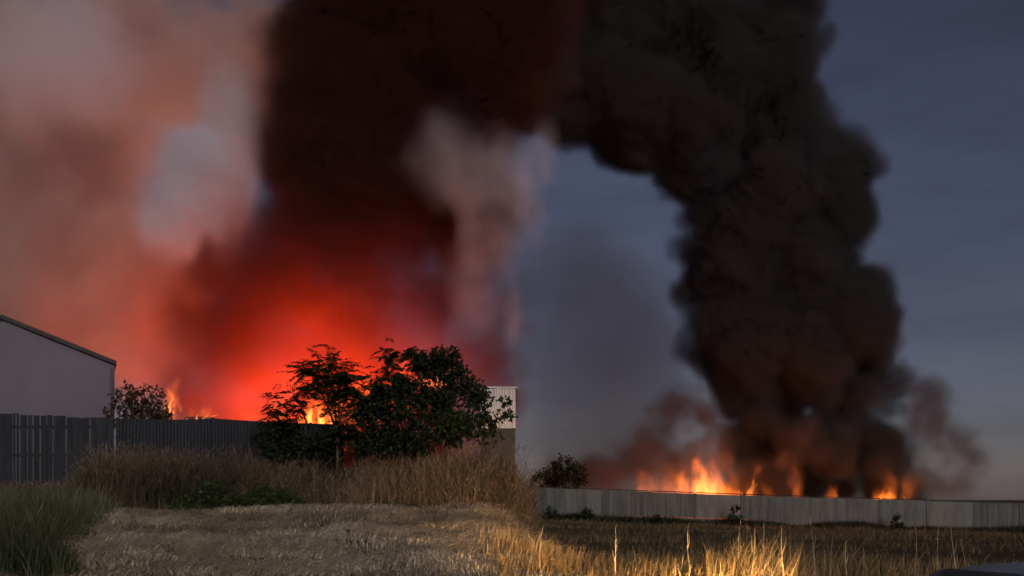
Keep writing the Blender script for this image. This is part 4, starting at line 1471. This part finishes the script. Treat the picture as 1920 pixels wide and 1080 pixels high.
def fire_body(name, label, lo, hi, vox, Y, tongues, mat, seed, grain, soft):
    """tongues: (base px, base py, tip px, tip py, half width px, strength)"""
    cl = Cloud(lo, hi, vox)
    cl.sdf[:] = 0.0
    g = np.random.default_rng(seed)
    tot = np.zeros(cl.n, np.float32)
    warp = cl.fb((grain, grain, grain * 2.2), 5, seed + 1, 0.65)
    warp2 = cl.fb((grain * 0.6, grain * 0.6, grain * 1.3), 4, seed + 7, 0.65)
    for (bx, by, tx, ty, w, st) in tongues:
        cl.sdf[:] = -4.0
        dy0 = g.uniform(-0.35, 0.35)
        ph = g.uniform(0, 6)
        for u in np.linspace(0, 1, 12):
            px = bx + (tx - bx) * u + w * 0.6 * math.sin(u * 5 + ph) * u
            q = P(px, by + (ty - by) * u, Y)
            r = w * Y / F * (0.75 + 0.35 * math.sin(u * 3)) * (1 - u) ** 0.6 + 0.02
            cl.puff((q.x, Y + dy0, q.z), r, pad=1.2)
        tot = np.maximum(tot, st * sstep(-soft, soft * 1.6, cl.sdf + soft * 1.5 * warp))
    tot *= np.clip(0.65 + 1.1 * warp2, 0.0, 2.2)
    ob = smoke_object(name, cl, tot, mat, label)
    ob['category'] = 'fire'
    return ob


YQ = 97.0
fire_body('burning_gas', 'ragged orange fire glowing through smoke above the concrete wall', (10.5, 95, -0.2), (39.5, 99, 7.0), 0.13, YQ,
          [(1215, 955, 1210, 880, 30, 0.22), (1250, 955, 1256, 872, 26, 0.25), (1285, 955, 1290, 882, 26, 1.1), (1312, 955, 1322, 860, 24, 1.3), (1335, 955, 1348, 856, 22, 1.1), (1355, 955, 1372, 878, 24, 0.8),  # weakest tongues put a glow on smoke that is only firelit
           (1325, 955, 1325, 900, 40, 1.6), (1370, 955, 1372, 905, 22, 0.9), (1402, 955, 1414, 878, 14, 0.9), (1440, 955, 1436, 905, 16, 0.2), (1492, 955, 1498, 876, 13, 0.40), (1490, 880, 1476, 862, 10, 0.30),
           (1568, 955, 1557, 890, 10, 0.6), (1562, 955, 1570, 895, 16, 0.2), (1655, 960, 1650, 895, 18, 0.6), (1668, 960, 1668, 885, 15, 0.35), (1662, 960, 1662, 925, 26, 0.9), (1702, 960, 1694, 908, 12, 0.5)],
          fire_mat('far_fire', (1.0, 0.19, 0.022), 0.95), 901, 1.5, 0.35)
YK = 45.5
fire_body('burning_gas', 'red-orange fire spreading behind the fence and trees', (-17.0, 43.5, 3.0), (-1.2, 47.5, 9.5), 0.10, YK,
          [(316, 800, 330, 715, 14, 0.6), (312, 800, 308, 755, 8, 1.0), (350, 805, 352, 772, 12, 0.5), (385, 800, 402, 772, 12, 0.7), (580, 815, 578, 745, 20, 0.9), (604, 815, 608, 740, 20, 1.1), (626, 815, 630, 735, 16, 0.8),
           (540, 815, 535, 745, 24, 0.25), (660, 790, 665, 715, 20, 0.3), (755, 760, 752, 665, 20, 0.45), (805, 745, 800, 672, 18, 0.5), (828, 745, 832, 685, 16, 0.5), (700, 780, 700, 700, 22, 0.35), (480, 815, 478, 765, 26, 0.15)],
          fire_mat('yard_fire', (1.0, 0.19, 0.02), 2.8), 911, 0.8, 0.22)
